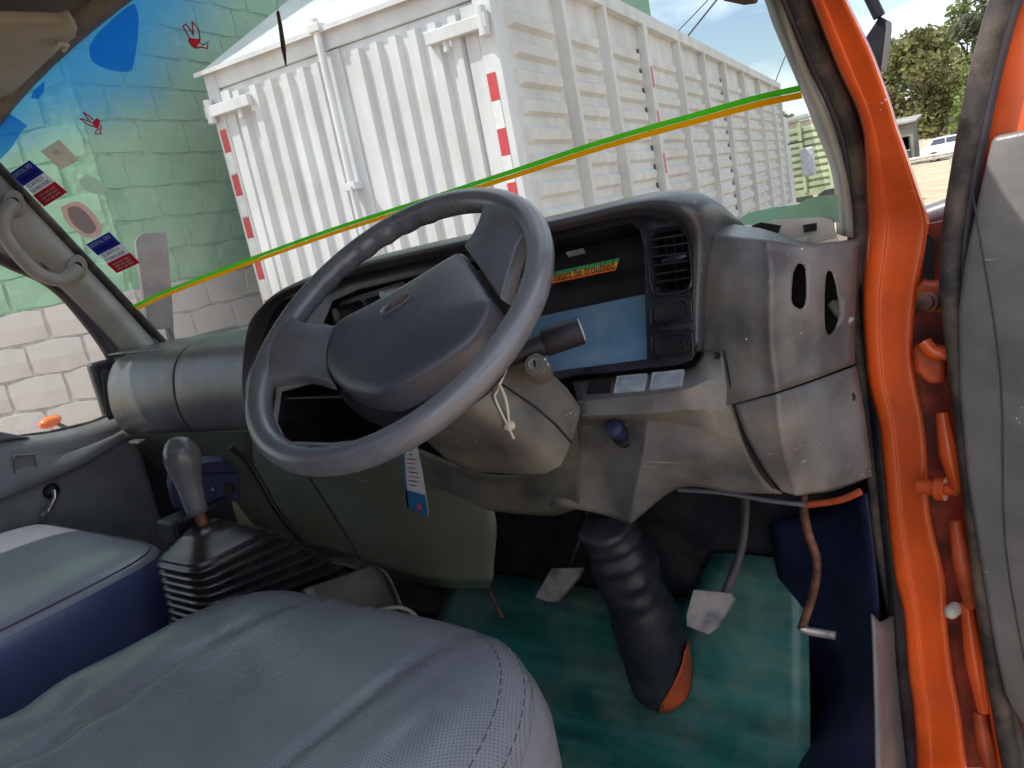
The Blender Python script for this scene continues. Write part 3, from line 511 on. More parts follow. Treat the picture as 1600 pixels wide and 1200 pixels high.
 'bolt1': [(-0.1396,1.05,1.8001)],
 'bolt2': [(-0.1412,1.05,1.545)],
 'bolt3': [(-0.1407,1.05,1.3741)],
 'chk': [(-0.1643,1.06,1.5512),(-0.139,1.06,1.539),(-0.1288,1.06,1.5261)],
 'gapback': [(-0.1758,1.125,1.884),(-0.1063,1.125,1.8898),(-0.1129,1.125,1.7756),(-0.1116,1.125,1.5363),(-0.1053,1.125,1.2932),(-0.0877,1.125,1.0857),(-0.189,1.125,1.0544),(-0.1925,1.125,1.3821),(-0.197,1.125,1.6563),(-0.1926,1.125,1.7652)],
 'blackhole': [(-0.1391,1.09,1.8798),(-0.1318,1.09,1.8724),(-0.1353,1.09,1.8196),(-0.1493,1.09,1.8244),(-0.1426,1.09,1.8594)],
 'bar': [(-0.1763,1.3,1.8782),(-0.1258,1.3,1.8897)],
 'mirror_r_arm': [(-0.2122,1.25,2.2079),(-0.1978,1.25,2.1654)],
 'mirror_r': [(-0.2195,1.25,2.1414),(-0.1978,1.25,2.1662),(-0.1902,1.25,2.1599),(-0.1912,1.25,2.1477),(-0.2019,1.25,2.0957),(-0.2052,1.25,2.0948)],
 'mirror_l': [(-2.2,1.2582,2.1328),(-2.2,1.2842,2.1519),(-2.2,1.3515,2.1489),(-2.2,1.3606,2.1303),(-2.2,1.3032,1.8787),(-2.2,1.291,1.8676),(-2.2,1.2343,1.8748),(-2.2,1.223,1.8911)],
 'visor_r': [(-0.2897,0.86,2.1817),(-0.2808,0.86,2.1709),(-0.2586,0.86,2.1598),(-0.2438,0.86,2.1572),(-0.24,0.86,2.1664)],
 'tassel': [(-1.0098,0.93,2.4213),(-1.0201,0.93,2.3877),(-1.022,0.93,2.3666),(-1.0271,0.93,2.3333),(-1.0315,0.93,2.3054)],
 'defrost_frame': [(-0.3532,1.1,1.9206),(-0.326,1.1,1.9236),(-0.2507,1.1,1.917),(-0.2494,1.1,1.8878),(-0.2855,1.1,1.8833),(-0.3164,1.1,1.892)],
 'defrost_hole1': [(-0.3502,1.08,1.9226),(-0.3375,1.08,1.9251),(-0.3107,1.08,1.9166),(-0.3182,1.08,1.9038),(-0.3315,1.08,1.9021),(-0.3485,1.08,1.9081)],
 'defrost_hole2': [(-0.2863,1.095,1.912),(-0.2688,1.095,1.9119),(-0.2699,1.095,1.9017),(-0.2857,1.095,1.9015)],
 'ribbon': [(-0.7201,1.0,1.8987),(-0.5204,1.0,1.9112),(-0.5287,1.0,1.8945),(-0.7229,1.0,1.8813)],
 'cl_back': [(-0.8552,1.02,1.9321),(-0.4892,1.02,1.9527),(-0.4972,1.02,1.8516),(-0.6805,1.02,1.8282)],
 'lens': [(-0.8066,1.03,1.8228),(-0.5009,1.03,1.8509),(-0.479,0.957,1.7688),(-0.7595,0.957,1.7421)],
 'clip': [(-0.6064,1.0,1.9309),(-0.5771,1.0,1.9327),(-0.5732,1.0,1.9246),(-0.6036,1.0,1.9228)],
 'knobs_l': [(-1.0223,0.93,1.891),(-0.9494,0.93,1.8947),(-0.916,0.93,1.9134)],
 'glove_probe': [(-1.4343,0.92,1.8738),(-1.5865,0.92,1.8596),(-1.6145,0.92,1.7801),(-1.6422,0.92,1.6743),(-1.9283,0.92,1.6511),(-1.3903,0.92,1.6726),(-1.8507,0.92,1.8356),(-1.9031,0.92,1.7893),(-1.9854,0.92,1.6901),(-1.8575,0.92,1.6402)],
 'glove_probe2': [(-1.559,1.0,1.8628),(-1.7244,1.0,1.8474),(-2.0117,1.0,1.8213),(-1.8898,1.0,1.8389)],
 'vent_side': [(-1.97,0.951,1.7991),(-1.97,0.9689,1.8025),(-1.97,0.9376,1.7184),(-1.97,0.917,1.7166)],
 'orange_blob': [(-2.3,0.9213,1.69)],
 'cl_wall': [(-0.9813,1.07,1.9628),(-0.4971,1.07,1.9715),(-0.5056,1.037,1.8297),(-1.007,1.037,1.7768)],
 'vslats': [[(-0.4544,0.9729,1.9314),(-0.4054,0.973,1.9321)],[(-0.4539,0.9703,1.9213),(-0.4024,0.9701,1.9203)],[(-0.4527,0.9673,1.9093),(-0.4022,0.967,1.908)],[(-0.4523,0.9644,1.8975),(-0.4017,0.9645,1.8981)],[(-0.452,0.9614,1.8857),(-0.4014,0.9617,1.8867)],[(-0.4506,0.9589,1.8755),(-0.4011,0.959,1.876)]],
 'vvanes': [[(-0.4506,0.985,1.9353),(-0.4566,0.985,1.8633)],[(-0.4364,0.985,1.9359),(-0.4437,0.985,1.8602)],[(-0.4224,0.985,1.9364),(-0.4295,0.985,1.8605)],[(-0.4111,0.985,1.9331),(-0.418,0.985,1.8628)]],
 'vthumb': [(-0.4417,0.9655,1.9021),(-0.4231,0.966,1.904),(-0.405,0.9663,1.9051)],
 'w_stripe': [(-2.0375,1.9498),(-1.9768,1.957),(-1.8609,1.9772),(-1.6918,1.9979),(-1.482,2.0208),(-1.2435,2.0416),(-1.0118,2.0548),(-0.8555,2.0632),(-0.73,2.0696),(-0.6034,2.0761),(-0.4932,2.079),(-0.3963,2.0796),(-0.3111,2.0799),(-0.2508,2.0773)],
 'w_head': [(-1.9929,2.3992),(-1.8808,2.4226),(-1.6832,2.4563),(-1.5178,2.481),(-1.356,2.5044),(-1.2307,2.5177)],
 'w_blob': [(-1.5239,2.4734),(-1.4687,2.4871),(-1.3633,2.4992),(-1.3528,2.4911),(-1.3775,2.4681),(-1.448,2.4251),(-1.4772,2.4149),(-1.519,2.4278),(-1.5436,2.447),(-1.54,2.4602)],
 'w_blob2': [(-1.7422,2.4428),(-1.6963,2.4507),(-1.72,2.4349),(-1.7487,2.4276),(-1.7653,2.4328)],
 'w_blob3': [(-1.9104,2.4157),(-1.8511,2.4265),(-1.8315,2.3906),(-1.8611,2.3835),(-1.9205,2.3613),(-2.0121,2.3371)],
 'w_dove1': [(-1.2783,2.4412),(-1.2688,2.4428),(-1.2672,2.4318),(-1.2696,2.424),(-1.2509,2.442),(-1.2491,2.428),(-1.2608,2.4152),(-1.2685,2.4109),(-1.2616,2.4058),(-1.2452,2.4079),(-1.2601,2.3989),(-1.2689,2.4045),(-1.2839,2.4063),(-1.2898,2.4122),(-1.2894,2.4186),(-1.2822,2.4231),(-1.281,2.4313)],
 'w_dove2': [(-1.667,2.3809),(-1.6597,2.3674),(-1.6569,2.3601),(-1.647,2.3631),(-1.6455,2.3575),(-1.6523,2.3537),(-1.6525,2.3471),(-1.6639,2.3416),(-1.6673,2.3356),(-1.6831,2.3391),(-1.6734,2.3437),(-1.6643,2.3444),(-1.6683,2.3507),(-1.6802,2.3574),(-1.685,2.3652),(-1.6897,2.3729),(-1.6759,2.3658),(-1.6691,2.3602),(-1.6693,2.3709)],
 'w_stk1': [(-1.8564,2.3398),(-1.7848,2.3495),(-1.7793,2.3027),(-1.8475,2.2954)],
 'w_sg1': [(-1.9806,2.3166),(-1.9037,2.3298),(-1.8809,2.2493),(-1.9716,2.2333)],
 'w_sg2': [(-1.9546,2.1317),(-1.8653,2.1466),(-1.8559,2.063),(-1.943,2.0502)],
 'w_disc': [(-1.9335,2.2238),(-1.8851,2.2267),(-1.8679,2.2168),(-1.8631,2.1887),(-1.8746,2.1584),(-1.8969,2.1443),(-1.9317,2.1427),(-1.9521,2.1652),(-1.9525,2.1952)],
 'w_disc_i': [(-1.9199,2.2162),(-1.8907,2.2183),(-1.8789,2.1999),(-1.8828,2.1715),(-1.8948,2.1573),(-1.924,2.153),(-1.9376,2.169),(-1.9375,2.1922)],
 'w_green': [(-0.3967,1.9267),(-0.3662,1.9403),(-0.3263,1.9422),(-0.2937,1.9411),(-0.2767,1.9476),(-0.2561,1.9488),(-0.2356,1.9465),(-0.2422,1.9095),(-0.3252,1.9134)],
 'w_mark': [(-1.8237,2.2664),(-1.7876,2.2708),(-1.772,2.2405),(-1.7862,2.2282),(-1.8143,2.2309),(-1.8324,2.25)],
}

# ================================================================== ground and what lies beyond the cab
m_ground = M('yard_dirt', (.46, .33, .21), .95, var=.15, scale=.6, dust=(.54, .42, .29), dust_amt=.6, dscale=.25, bump=.4, bscale=14)
m_road = M('road_asphalt', (.16, .15, .14), .9, var=.12, scale=2)
m_bank = M('bank_earth', (.48, .38, .26), .95, var=.18, scale=.35, bump=.5, bscale=3)
def sheet(name, pts, mat, kind='structure'):
    o = mesh(name, pts, [tuple(range(len(pts)))], mat)
    return tag(o, kind=kind)
tag(sheet('ground', [(-900, -900, 0), (900, -900, 0), (900, 1400, 0), (-900, 1400, 0)], m_ground), 'dry tan dirt yard running out to the road')
sheet('road', [(-120, 57, .006), (90, 66, .006), (90, 73, .006), (-120, 64, .006)], m_road)
v, f = [], []
for i in range(61):
    x = -110 + i * 3.2
    for j in range(9):
        t = j / 8
        y = 69 + 10 * t + .04 * (x + 110)
        z = 3.6 * (t ** 1.2) * (.75 + .5 * noise.noise((x * .05, 1.3, 0))) + .25 * noise.noise((x * .3, y * .3, 2)) * t
        v.append((x, y, z - .02))
for i in range(60):
    for j in range(8):
        f.append((i * 9 + j, (i + 1) * 9 + j, (i + 1) * 9 + j + 1, i * 9 + j + 1))
tag(mesh('bank', v, f, m_bank, smooth=True), kind='structure')

# ---------------------------------------------------------------- painted block walls
m_mortar = M('mortar', (.45, .42, .40), .95, var=.15, bump=.4, bscale=40)
m_mortar_g = M('mortar_green', (.22, .425, .28), .9, var=.15, bump=.4, bscale=40)
m_stone = M('whitewashed_stone', (.54, .50, .49), .9, var=.07, scale=5, dust=(.42, .39, .37), dust_amt=.7, dscale=5, bump=.55, bscale=22)
m_stone_g = M('green_painted_stone', (.25, .46, .305), .7, var=.12, scale=5, dust=(.15, .35, .245), dust_amt=.85, dscale=3.0, bump=.8, bscale=11)
def brick_mesh(w, h, d, k, mat):
    """Rough block: an uneven front of 4 x 3 points with knocked corners, and four sides."""
    rn = random.Random(k)
    j = lambda a: rn.uniform(-a, a)
    pts, ring = [], []
    NX, NZ = 4, 3
    idx = {}
    for i in range(NX):
        for q in range(NZ):
            u, t = i / (NX - 1) * 2 - 1, q / (NZ - 1) * 2 - 1
            edge = (abs(u) == 1) + (abs(t) == 1)
            pull = 1 - (.03 if edge == 2 else 0)
            idx[i, q] = len(pts)
            pts.append((u * w / 2 * pull + j(.010), -d + (.004 if edge else 0) + (.004 if edge == 2 else 0) + j(.003), t * h / 2 * (pull - (.05 if edge == 2 else 0)) + j(.009)))
    f = [(idx[i, q], idx[i + 1, q], idx[i + 1, q + 1], idx[i, q + 1]) for i in range(NX - 1) for q in range(NZ - 1)]
    loop = [idx[i, 0] for i in range(NX)] + [idx[NX - 1, q] for q in range(1, NZ)] + [idx[i, NZ - 1] for i in range(NX - 2, -1, -1)] + [idx[0, q] for q in range(NZ - 2, 0, -1)]
    n = len(pts)
    for e in loop: pts.append((pts[e][0] * 1.02, .004, pts[e][2] * 1.03))
    m = len(loop)
    for a_ in range(m): f.append((loop[a_], n + a_, n + (a_ + 1) % m, loop[(a_ + 1) % m]))
    me = bpy.data.meshes.new('brick'); me.from_pydata(pts, [], f); me.materials.append(mat)
    me.update()
    return me
BR = {}
for key, mt in (('s', m_stone), ('g', m_stone_g)):
    BR[key] = [brick_mesh(.402, .221, .013, 11 * i + 3, mt) for i in range(9)]
    BR[key + 'h'] = [brick_mesh(.19, .221, .013, 13 * i + 5, mt) for i in range(3)]
def block_wall(name, label, p0, p1, b0, b1, zt, core):
    """Wall from p0 to p1 (plan), the face on its right-hand side; single blocks between b0 and b1 metres."""
    p0, p1 = Vector((*p0, 0)), Vector((*p1, 0))
    d = (p1 - p0).normalized(); n = Vector((d.y, -d.x, 0)); Ln = (p1 - p0).length
    rz = math.atan2(d.y, d.x)
    root = empty(name, p0, label, 'wall')
    for nm, z0, z1, mt in (('core', 0, 2.0, m_mortar), ('painted_core', 2.0, zt, m_mortar_g)):
        a = p0 - n * .25
        v = [a, p1 - n * .25, p1, p0]
        vv = [Vector((q.x, q.y, z)) for z in (z0, z1) for q in v]
        mesh(nm, vv, [(3, 2, 1, 0), (4, 5, 6, 7), (0, 1, 5, 4), (1, 2, 6, 5), (2, 3, 7, 6), (3, 0, 4, 7)], mt, root)
    course = .235
    nz_ = int(zt / course)
    cnt = 0
    z00 = 2.0 - 8 * course
    for k in range(2, nz_ - 1):
        z = z00 + course * (k + .5)
        key = 'g' if z > 2.0 else 's'
        x = b0 + (.21 if k % 2 else 0)
        if k % 2 and b0 < 1: link('brick', random.choice(BR[key + 'h']), root, p0 + d * (b0 + .10) + Vector((0, 0, z)), rz)
        while x < b1:
            me = random.choice(BR[key])
            if x + .40 > Ln: break
            o = link('brick', me, root, p0 + d * (x + .2) + Vector((0, 0, z + random.uniform(-.004, .004))), rz)
            o.matrix_parent_inverse = WM[root].inverted()
            x += .42; cnt += 1
    return cnt
hx, hy = -math.sin(HEAD), math.cos(HEAD)
def hp(lat, dep): return (hx * dep + hy * lat, hy * dep - hx * lat)
cA0, cA1 = hp(-8.0, 5.6), hp(-2.52, 5.6)
BA = R(9)
bfw = Vector((-math.sin(BA), math.cos(BA), 0)); brt = Vector((math.cos(BA), math.sin(BA), 0))
cB1 = (cA1[0] + bfw.x * 16, cA1[1] + bfw.y * 16)
block_wall('block_wall', 'block wall facing the passenger window, white stone below and green paint above', cA0, cA1, 3.36, 5.49, 6.4, None)
block_wall('block_wall', 'block wall running along behind the white truck, green paint above bare stone', cA1, cB1, 0.02, 3.4, 6.4, None)

# ---------------------------------------------------------------- white box lorry
PR = Vector((-2.655, 4.04, 0))
def bp(r, fwd, z): return PR + brt * r + bfw * fwd + Vector((0, 0, z))
def bbox(name, r0, r1, f0, f1, z0, z1, mat, parent, bevel=0):
    v = [bp(r, q, z) for r in (r0, r1) for q in (f0, f1) for z in (z0, z1)]
    return mesh(name, v, [(0, 1, 3, 2), (4, 6, 7, 5), (0, 4, 5, 1), (2, 3, 7, 6), (0, 2, 6, 4), (1, 5, 7, 3)], mat, parent, bevel=bevel)
LEN = 13.6
tr = empty('box_lorry', bp(-1.15, 6, 0), 'long white box lorry with ribbed rear doors and red reflective marks', 'lorry')
bbox('body_core', -2.26, -.04, .06, LEN, 1.05, 3.30, m_white2, tr)
bbox('rear_post', -.115, .004, -.02, .10, 1.0, 3.38, m_white, tr, .006)
bbox('rear_post', -2.304, -2.20, -.02, .10, 1.0, 3.38, m_white, tr, .006)
bbox('rear_header', -2.20, -.115, -.015, .10, 3.255, 3.38, m_white, tr, .006)
bbox('rear_sill', -2.2, -.115, -.02, .10, .95, 1.08, m_white, tr, .006)
# sloping rear of the roof, then the roof itself
e0 = [bp(-2.34, -.07, 3.385), bp(.03, -.07, 3.385), bp(.03, .0, 3.40), bp(-.35, .85, 3.95), bp(-1.30, .85, 4.05), bp(-1.95, .85, 3.97), bp(-2.34, .0, 3.40)]
mesh('roof_hip', [*e0, *[p - Vector((0, 0, .03)) for p in e0]], [(0, 1, 2, 6), (6, 2, 3, 4, 5), (13, 8, 7), (9, 8, 13), (10, 9, 13, 12, 11), (0, 7, 8, 1), (1, 8, 9, 2), (2, 9, 10, 3), (5, 12, 13, 6), (6, 13, 7, 0)], m_white, tr)
rv = []
for q in (.85, LEN):
    rv += [bp(.02, q, 3.56), bp(-.35, q, 3.95 if q < 1 else 3.66), bp(-1.30, q, 4.05 if q < 1 else 3.72), bp(-1.95, q, 3.97 if q < 1 else 3.64), bp(-2.32, q, 3.40)]
mesh('roof', rv, [(0, 1, 6, 5), (1, 2, 7, 6), (2, 3, 8, 7), (3, 4, 9, 8)], m_white, tr, solid=.01)
# rear doors
for nm, r0, r1, ribs in (('rear_door', -1.195, -.118, (-.985, -.84, -.695, -.55, -.405, -.26)), ('rear_door', -2.197, -1.235, (-2.04, -1.88, -1.735, -1.59, -1.445, -1.32))):
    d = bbox(nm, r0, r1, .012, .05, 1.08, 3.25, m_white, tr)
    for q in ribs:
        v = [bp(q + a, b, z) for z in (1.12, 3.20) for a, b in ((-.045, .012), (-.028, -.03), (.028, -.03), (.045, .012))]
        mesh('rib', v, [(0, 1, 5, 4), (1, 2, 6, 5), (2, 3, 7, 6), (4, 5, 6, 7), (3, 2, 1, 0)], m_white, d)
    e = r1 if r1 > -.5 else r0
    s = -1 if r1 > -.5 else 1
    bbox('edge_panel', min(e, e + s * .085), max(e, e + s * .085), -.012, .0125, 1.1, 3.23, m_white, d)
for r0, r1 in ((-.435, -.018), (-2.315, -1.90)):
    for z in (3.07, 1.5):
        h = bbox('hinge_bar', r0, r1, -.085, -.032, z, z + .075, m_white, tr, .004)
        k = r1 - .03 if r0 > -1 else r0 + .03
        v, f = tube_vf([bp(k, -.06, z - .04), bp(k, -.06, z + .12)], .032, 12)
        mesh('hinge_pin', v, f, m_white, h, auto=50)
        v, f = tube_vf([bp(k + (-.27 if r0 > -1 else .27), -.05, z - .06), bp(k + (-.27 if r0 > -1 else .27), -.05, z + .0)], .02, 8)
        mesh('hinge_stub', v, f, m_white, h, auto=50)
tube('lock_rod', [bp(-1.217, -.06, 1.1), bp(-1.217, -.06, 3.44)], .026, m_white, tr, 12)
bbox('door_lap', -1.245, -1.12, -.005, .0115, 1.08, 3.245, m_white, tr)
for z in (1.5, 2.36, 3.36):
    bbox('rod_clamp', -1.262, -1.17, -.095, .0, z, z + .05, m_white, tr, .004)
tube('lock_handle', [bp(-1.205, -.10, 2.38), bp(-1.175, -.12, 2.15), bp(-1.15, -.12, 1.9)], .012, m_white, tr, 8)
for r, zs in ((-.075, (2.67, 2.35, 2.03, 1.71, 1.39)), (-2.25, (2.82, 2.51, 2.2, 1.89, 1.58))):
    for z in zs:
        v, f = box_vf((0, 0, 0), (.058, .004, .16))
        Rm = Matrix.Rotation(BA, 3, 'Z')
        mesh('red_mark', [Rm @ p + bp(r, -.0225, z + .08) for p in v], f, m_red, tr)
        mesh('white_mark', [Rm @ p + bp(r, -.0225, z - .08) for p in v], f, m_tapew, tr)
# right-hand side
posts = [1.08, 2.03, 3.2, 4.55, 5.85, 7.2, 8.8, 10.5, 12.2, 13.45]
bbox('top_rail', -.06, .05, .10, LEN, 3.46, 3.575, m_white2, tr, .004)
bbox('bottom_rail', -.06, .03, .10, LEN, .98, 1.12, m_white2, tr, .004)
bbox('side_skin', -.06, -.028, .10, LEN, 1.12, 3.46, m_white2, tr)
prev = .16
for i, q in enumerate(posts):
    w = .065 if i != 2 else .13
    po = bbox('side_post', -.03, .055, q - w / 2, q + w / 2, 1.12, 3.46, m_white2, tr, .004)
    if i in (2, 5):
        for k in range(12):
            z = 1.25 + .175 * k
            bbox('tie_slot', -.0275, -.02, q - w / 2 - .055, q - w / 2 - .004, z, z + .08, m_void, po)
    if i == 2:
        for z in (2.9, 2.5, 2.1):
            bbox('red_mark', .0555, .059, q - .03, q + .03, z, z + .19, m_red, po)
    for k in range(12):
        z = 1.215 + .175 * k
        a, b = prev, q - w / 2 - .10
        if i == 0: a = .22
        v = []
        for fw_ in (a, b):
            v += [bp(-.029, fw_, z - .035), bp(.012, fw_ + (.04 if fw_ == a else -.04), z - .01), bp(.020, fw_ + (.04 if fw_ == a else -.04), z + .05), bp(-.029, fw_, z + .085)]
        mesh('side_rib', v, [(0, 1, 5, 4), (1, 2, 6, 5), (2, 3, 7, 6), (0, 3, 2, 1), (4, 5, 6, 7)], m_white2, tr)
    prev = q + w / 2 + .02
# running gear and cab of the lorry
m_tyre = M('tyre_rubber', (.025, .025, .025), .8, var=.2)
m_chas = M('chassis_black', (.03, .03, .03), .6, var=.2)
bbox('chassis', -1.7, -.6, .3, LEN + 2.2, .72, .95, m_chas, tr)
def wheel_part(c, ax, r, w, parent):
    ax = Vector(ax)
    prof = [(r * .62, -w / 2), (r * .93, -w / 2), (r, -w * .32), (r, w * .32), (r * .93, w / 2), (r * .62, w / 2)]
    u = Vector((0, 0, 1)); s = ax.cross(u)
    v, f = [], []
    K = 24
    for k in range(K):
        th = 2 * math.pi * k / K
        for rr, o in prof: v.append(c + (u * math.cos(th) + s * math.sin(th)) * rr + ax * o)
    n = len(prof)
    for k in range(K):
        for j in range(n - 1):
            f.append((k * n + j, k * n + j + 1, ((k + 1) % K) * n + j + 1, ((k + 1) % K) * n + j))
    t = mesh('wheel', v, f, m_tyre, parent, auto=40)
    mesh('rim', *dome_vf(disc_out(c + ax * w * .2, ax, r * .63, K), [(1, 0), (.8, -.02), (.45, -.01), (.4, .05), (.2, .06)], ax), m_chas if r > .45 else m_steel, t, auto=40)
for q in (2.6, 3.9, 12.4):
    for r in (-.16, -2.12):
        wheel_part(bp(r, q, .5), brt, .5, .3, tr)
bbox('lorry_cab', -2.2, -.1, LEN + .3, LEN + 2.1, .75, 3.0, m_white, tr, .08)
tube('mirror_arm', [bp(-.1, LEN + 1.6, 2.35), bp(.22, LEN + 1.75, 2.35)], .018, m_chas, tr, 8)
bbox('cab_mirror', .12, .42, LEN + 1.7, LEN + 1.82, 1.55, 2.2, M('mirror_shell', (.62, .66, .72), .4), tr, .05)

# ---------------------------------------------------------------- pale green slatted lorry further off
m_lime = M('lime_paint', (.38, .44, .27), .5, var=.12, scale=2)  # lime made paler, with haze put into the paint colour
m_lime2 = M('lime_paint_pale', (.48, .54, .38), .5, var=.12, scale=2)
gl = empty('slatted_lorry', (-6.0, 24.5, 0), 'pale green slatted lorry parked beyond the end of the white lorry', 'lorry')
def gbox(name, x0, x1, y0, y1, z0, z1, mat, par=gl, bevel=.01): return box(name, ((x0 + x1) / 2, (y0 + y1) / 2, (z0 + z1) / 2), (x1 - x0, y1 - y0, z1 - z0), mat, par, bevel)
gbox('load_bed', -9.4, -4.7, 24.6, 27, .85, 1.05, m_lime)
gbox('body_panel', -9.4, -4.7, 24.72, 26.9, 1.05, 2.85, m_lime2)
for k in range(9): gbox('slat', -9.4, -4.72, 24.62, 24.70, 1.12 + k * .2, 1.24 + k * .2, m_lime)
for k in range(7): gbox('post', -9.35 + k * .76, -9.25 + k * .76, 24.53, 24.62, .95, 3.0, m_lime)
for x in (-8.6, -5.6): wheel_part(Vector((x, 24.7, .48)), (0, -1, 0), .48, .3, gl)
# pale roofed building and hut behind
m_wallp = M('pale_render', (.62, .60, .56), .8, var=.06, scale=1)
m_roofp = M('roof_sheet', (.28, .28, .25), .6, var=.15, scale=2)
def house(name, label, x0, x1, y0, y1, h, mat, door=True):
    r = empty(name, ((x0 + x1) / 2, y0, 0), label, 'building')
    gbox('wall', x0, x1, y0, y1, 0, h, mat, r, 0)
    v = [Vector(p) for p in ((x0 - .3, y0 - .4, h), (x1 + .3, y0 - .4, h), (x1 + .3, y1 + .4, h + .35), (x0 - .3, y1 + .4, h + .35))]
    v, f = prism_vf(v, (0, 0, .12)); mesh('roof', v, f, m_roofp, r)
    w = x1 - x0
    for k in range(max(1, int(w / 2.2))):
        x = x0 + .7 + k * 2.2
        wd = gbox('window', x, x + .9, y0 - .03, y0 + .02, 1.1, 2.0, m_void, r, 0)
        gbox('frame', x - .06, x + .96, y0 - .05, y0 - .032, 1.02, 1.10, m_roofp, wd, 0)
    if door: gbox('door', x1 - 1.0, x1 - .2, y0 - .03, y0 + .02, 0, 2.0, m_chas, r, 0)
m_shed = M('shed_grey', (.15, .15, .12), .8, var=.2, scale=1)
house('pale_building', 'low pale building behind the green slatted lorry', -16, -9.2, 38, 42, 3.6, m_wallp)
house('roadside_hut', 'small grey hut with a flat roof under the trees by the road', -10.3, -8.4, 62.5, 65, 2.9, m_shed)

# ---------------------------------------------------------------- guard rail, car
m_galv = M('galvanised', (.50, .48, .43), .5, .3, var=.15, scale=5)
g = empty('guard_rail', (-6, 50, 0), 'low metal guard rail along the near edge of the road', 'guard rail')
for k in range(14):
    x = -22 + k * 2.4
    box('post', (x, 52.5 + .043 * x, .38), (.14, .14, .76), m_galv, g, .01)
for k in range(13):
    x0, x1 = -22 + k * 2.4, -22 + (k + 1) * 2.4
    y0, y1 = 52.4 + .043 * x0, 52.4 + .043 * x1
    pr = [(0, .42), (-.05, .48), (-.05, .54), (0, .58), (-.05, .62), (-.05, .68), (0, .74)]
    v = [(x0, y0 + a, z) for a, z in pr] + [(x1, y1 + a, z) for a, z in pr]
    mesh('rail', v, [(i, i + 1, i + 8, i + 7) for i in range(6)], m_galv, g, solid=.004)
m_carw = M('car_white', (.80, .80, .80), .3, var=.02, coat=.4)
m_cglass = M('car_glass', (.06, .075, .09), .1, var=.1)
car = empty('white_car', (-5.6, 61.5, 0), 'white estate car with roof rails on the road beyond the guard rail', 'car')
def car_pt(l, w, z): return Vector((-5.6, 61.5, 0)) + Vector((l, .043 * l + w, z))
sec = [(-2.2, .55, .78, .86), (-2.15, .35, .92, 1.0), (-1.9, .28, .96, 1.08), (0, .26, .98, 1.10), (1.3, .26, 1.0, 1.08), (1.9, .3, .93, 1.02), (2.2, .42, .78, .84)]
v, f = [], []
for l, zb, zm, zt in sec:
    for w, z in ((-.80, zb), (-.88, (zb + zm) / 2), (-.86, zm), (-.74, zt), (.74, zt), (.86, zm), (.88, (zb + zm) / 2), (.80, zb)): v.append(car_pt(l, w, z))
for i in range(len(sec) - 1):
    for j in range(8): f.append((i * 8 + j, i * 8 + (j + 1) % 8, (i + 1) * 8 + (j + 1) % 8, (i + 1) * 8 + j))
f += [tuple(range(8)), tuple(reversed(range(48, 56)))]
mesh('body', v, f, m_carw, car, auto=35)
cb = [(-2.0, 1.02, .70), (-1.55, 1.50, .60), (.35, 1.54, .60), (1.25, 1.05, .70)]
v = [car_pt(l, s * w, z) for l, z, w in cb for s in (-1, 1)]
mesh('cabin', v, [(0, 2, 3, 1), (2, 4, 5, 3), (4, 6, 7, 5), (0, 1, 7, 6), (0, 6, 4, 2), (1, 3, 5, 7)], m_carw, car, bevel=.04)
for l0, l1, t0, t1 in ((-1.62, -.72, -1.36, -.72), (-.64, .10, -.64, .10), (.18, .86, .18, .34)):
    v = [car_pt(l0, -.735, 1.10), car_pt(l1, -.735, 1.10), car_pt(t1, -.645, 1.45), car_pt(t0, -.645, 1.45)]
    v, f = prism_vf(v, (0, -.02, 0)); mesh('side_window', v, f, m_cglass, car)
for s in (-.5, .5):
    tube('roof_rail', [car_pt(-1.4, s, 1.52), car_pt(-1.3, s, 1.60), car_pt(.1, s, 1.61), car_pt(.25, s, 1.55)], .02, m_chas, car, 6)
for l in (-1.4, 1.4):
    for s in (-.82, .82): wheel_part(car_pt(l, s, .33), (0, -1 if s < 0 else 1, 0), .33, .2, car)

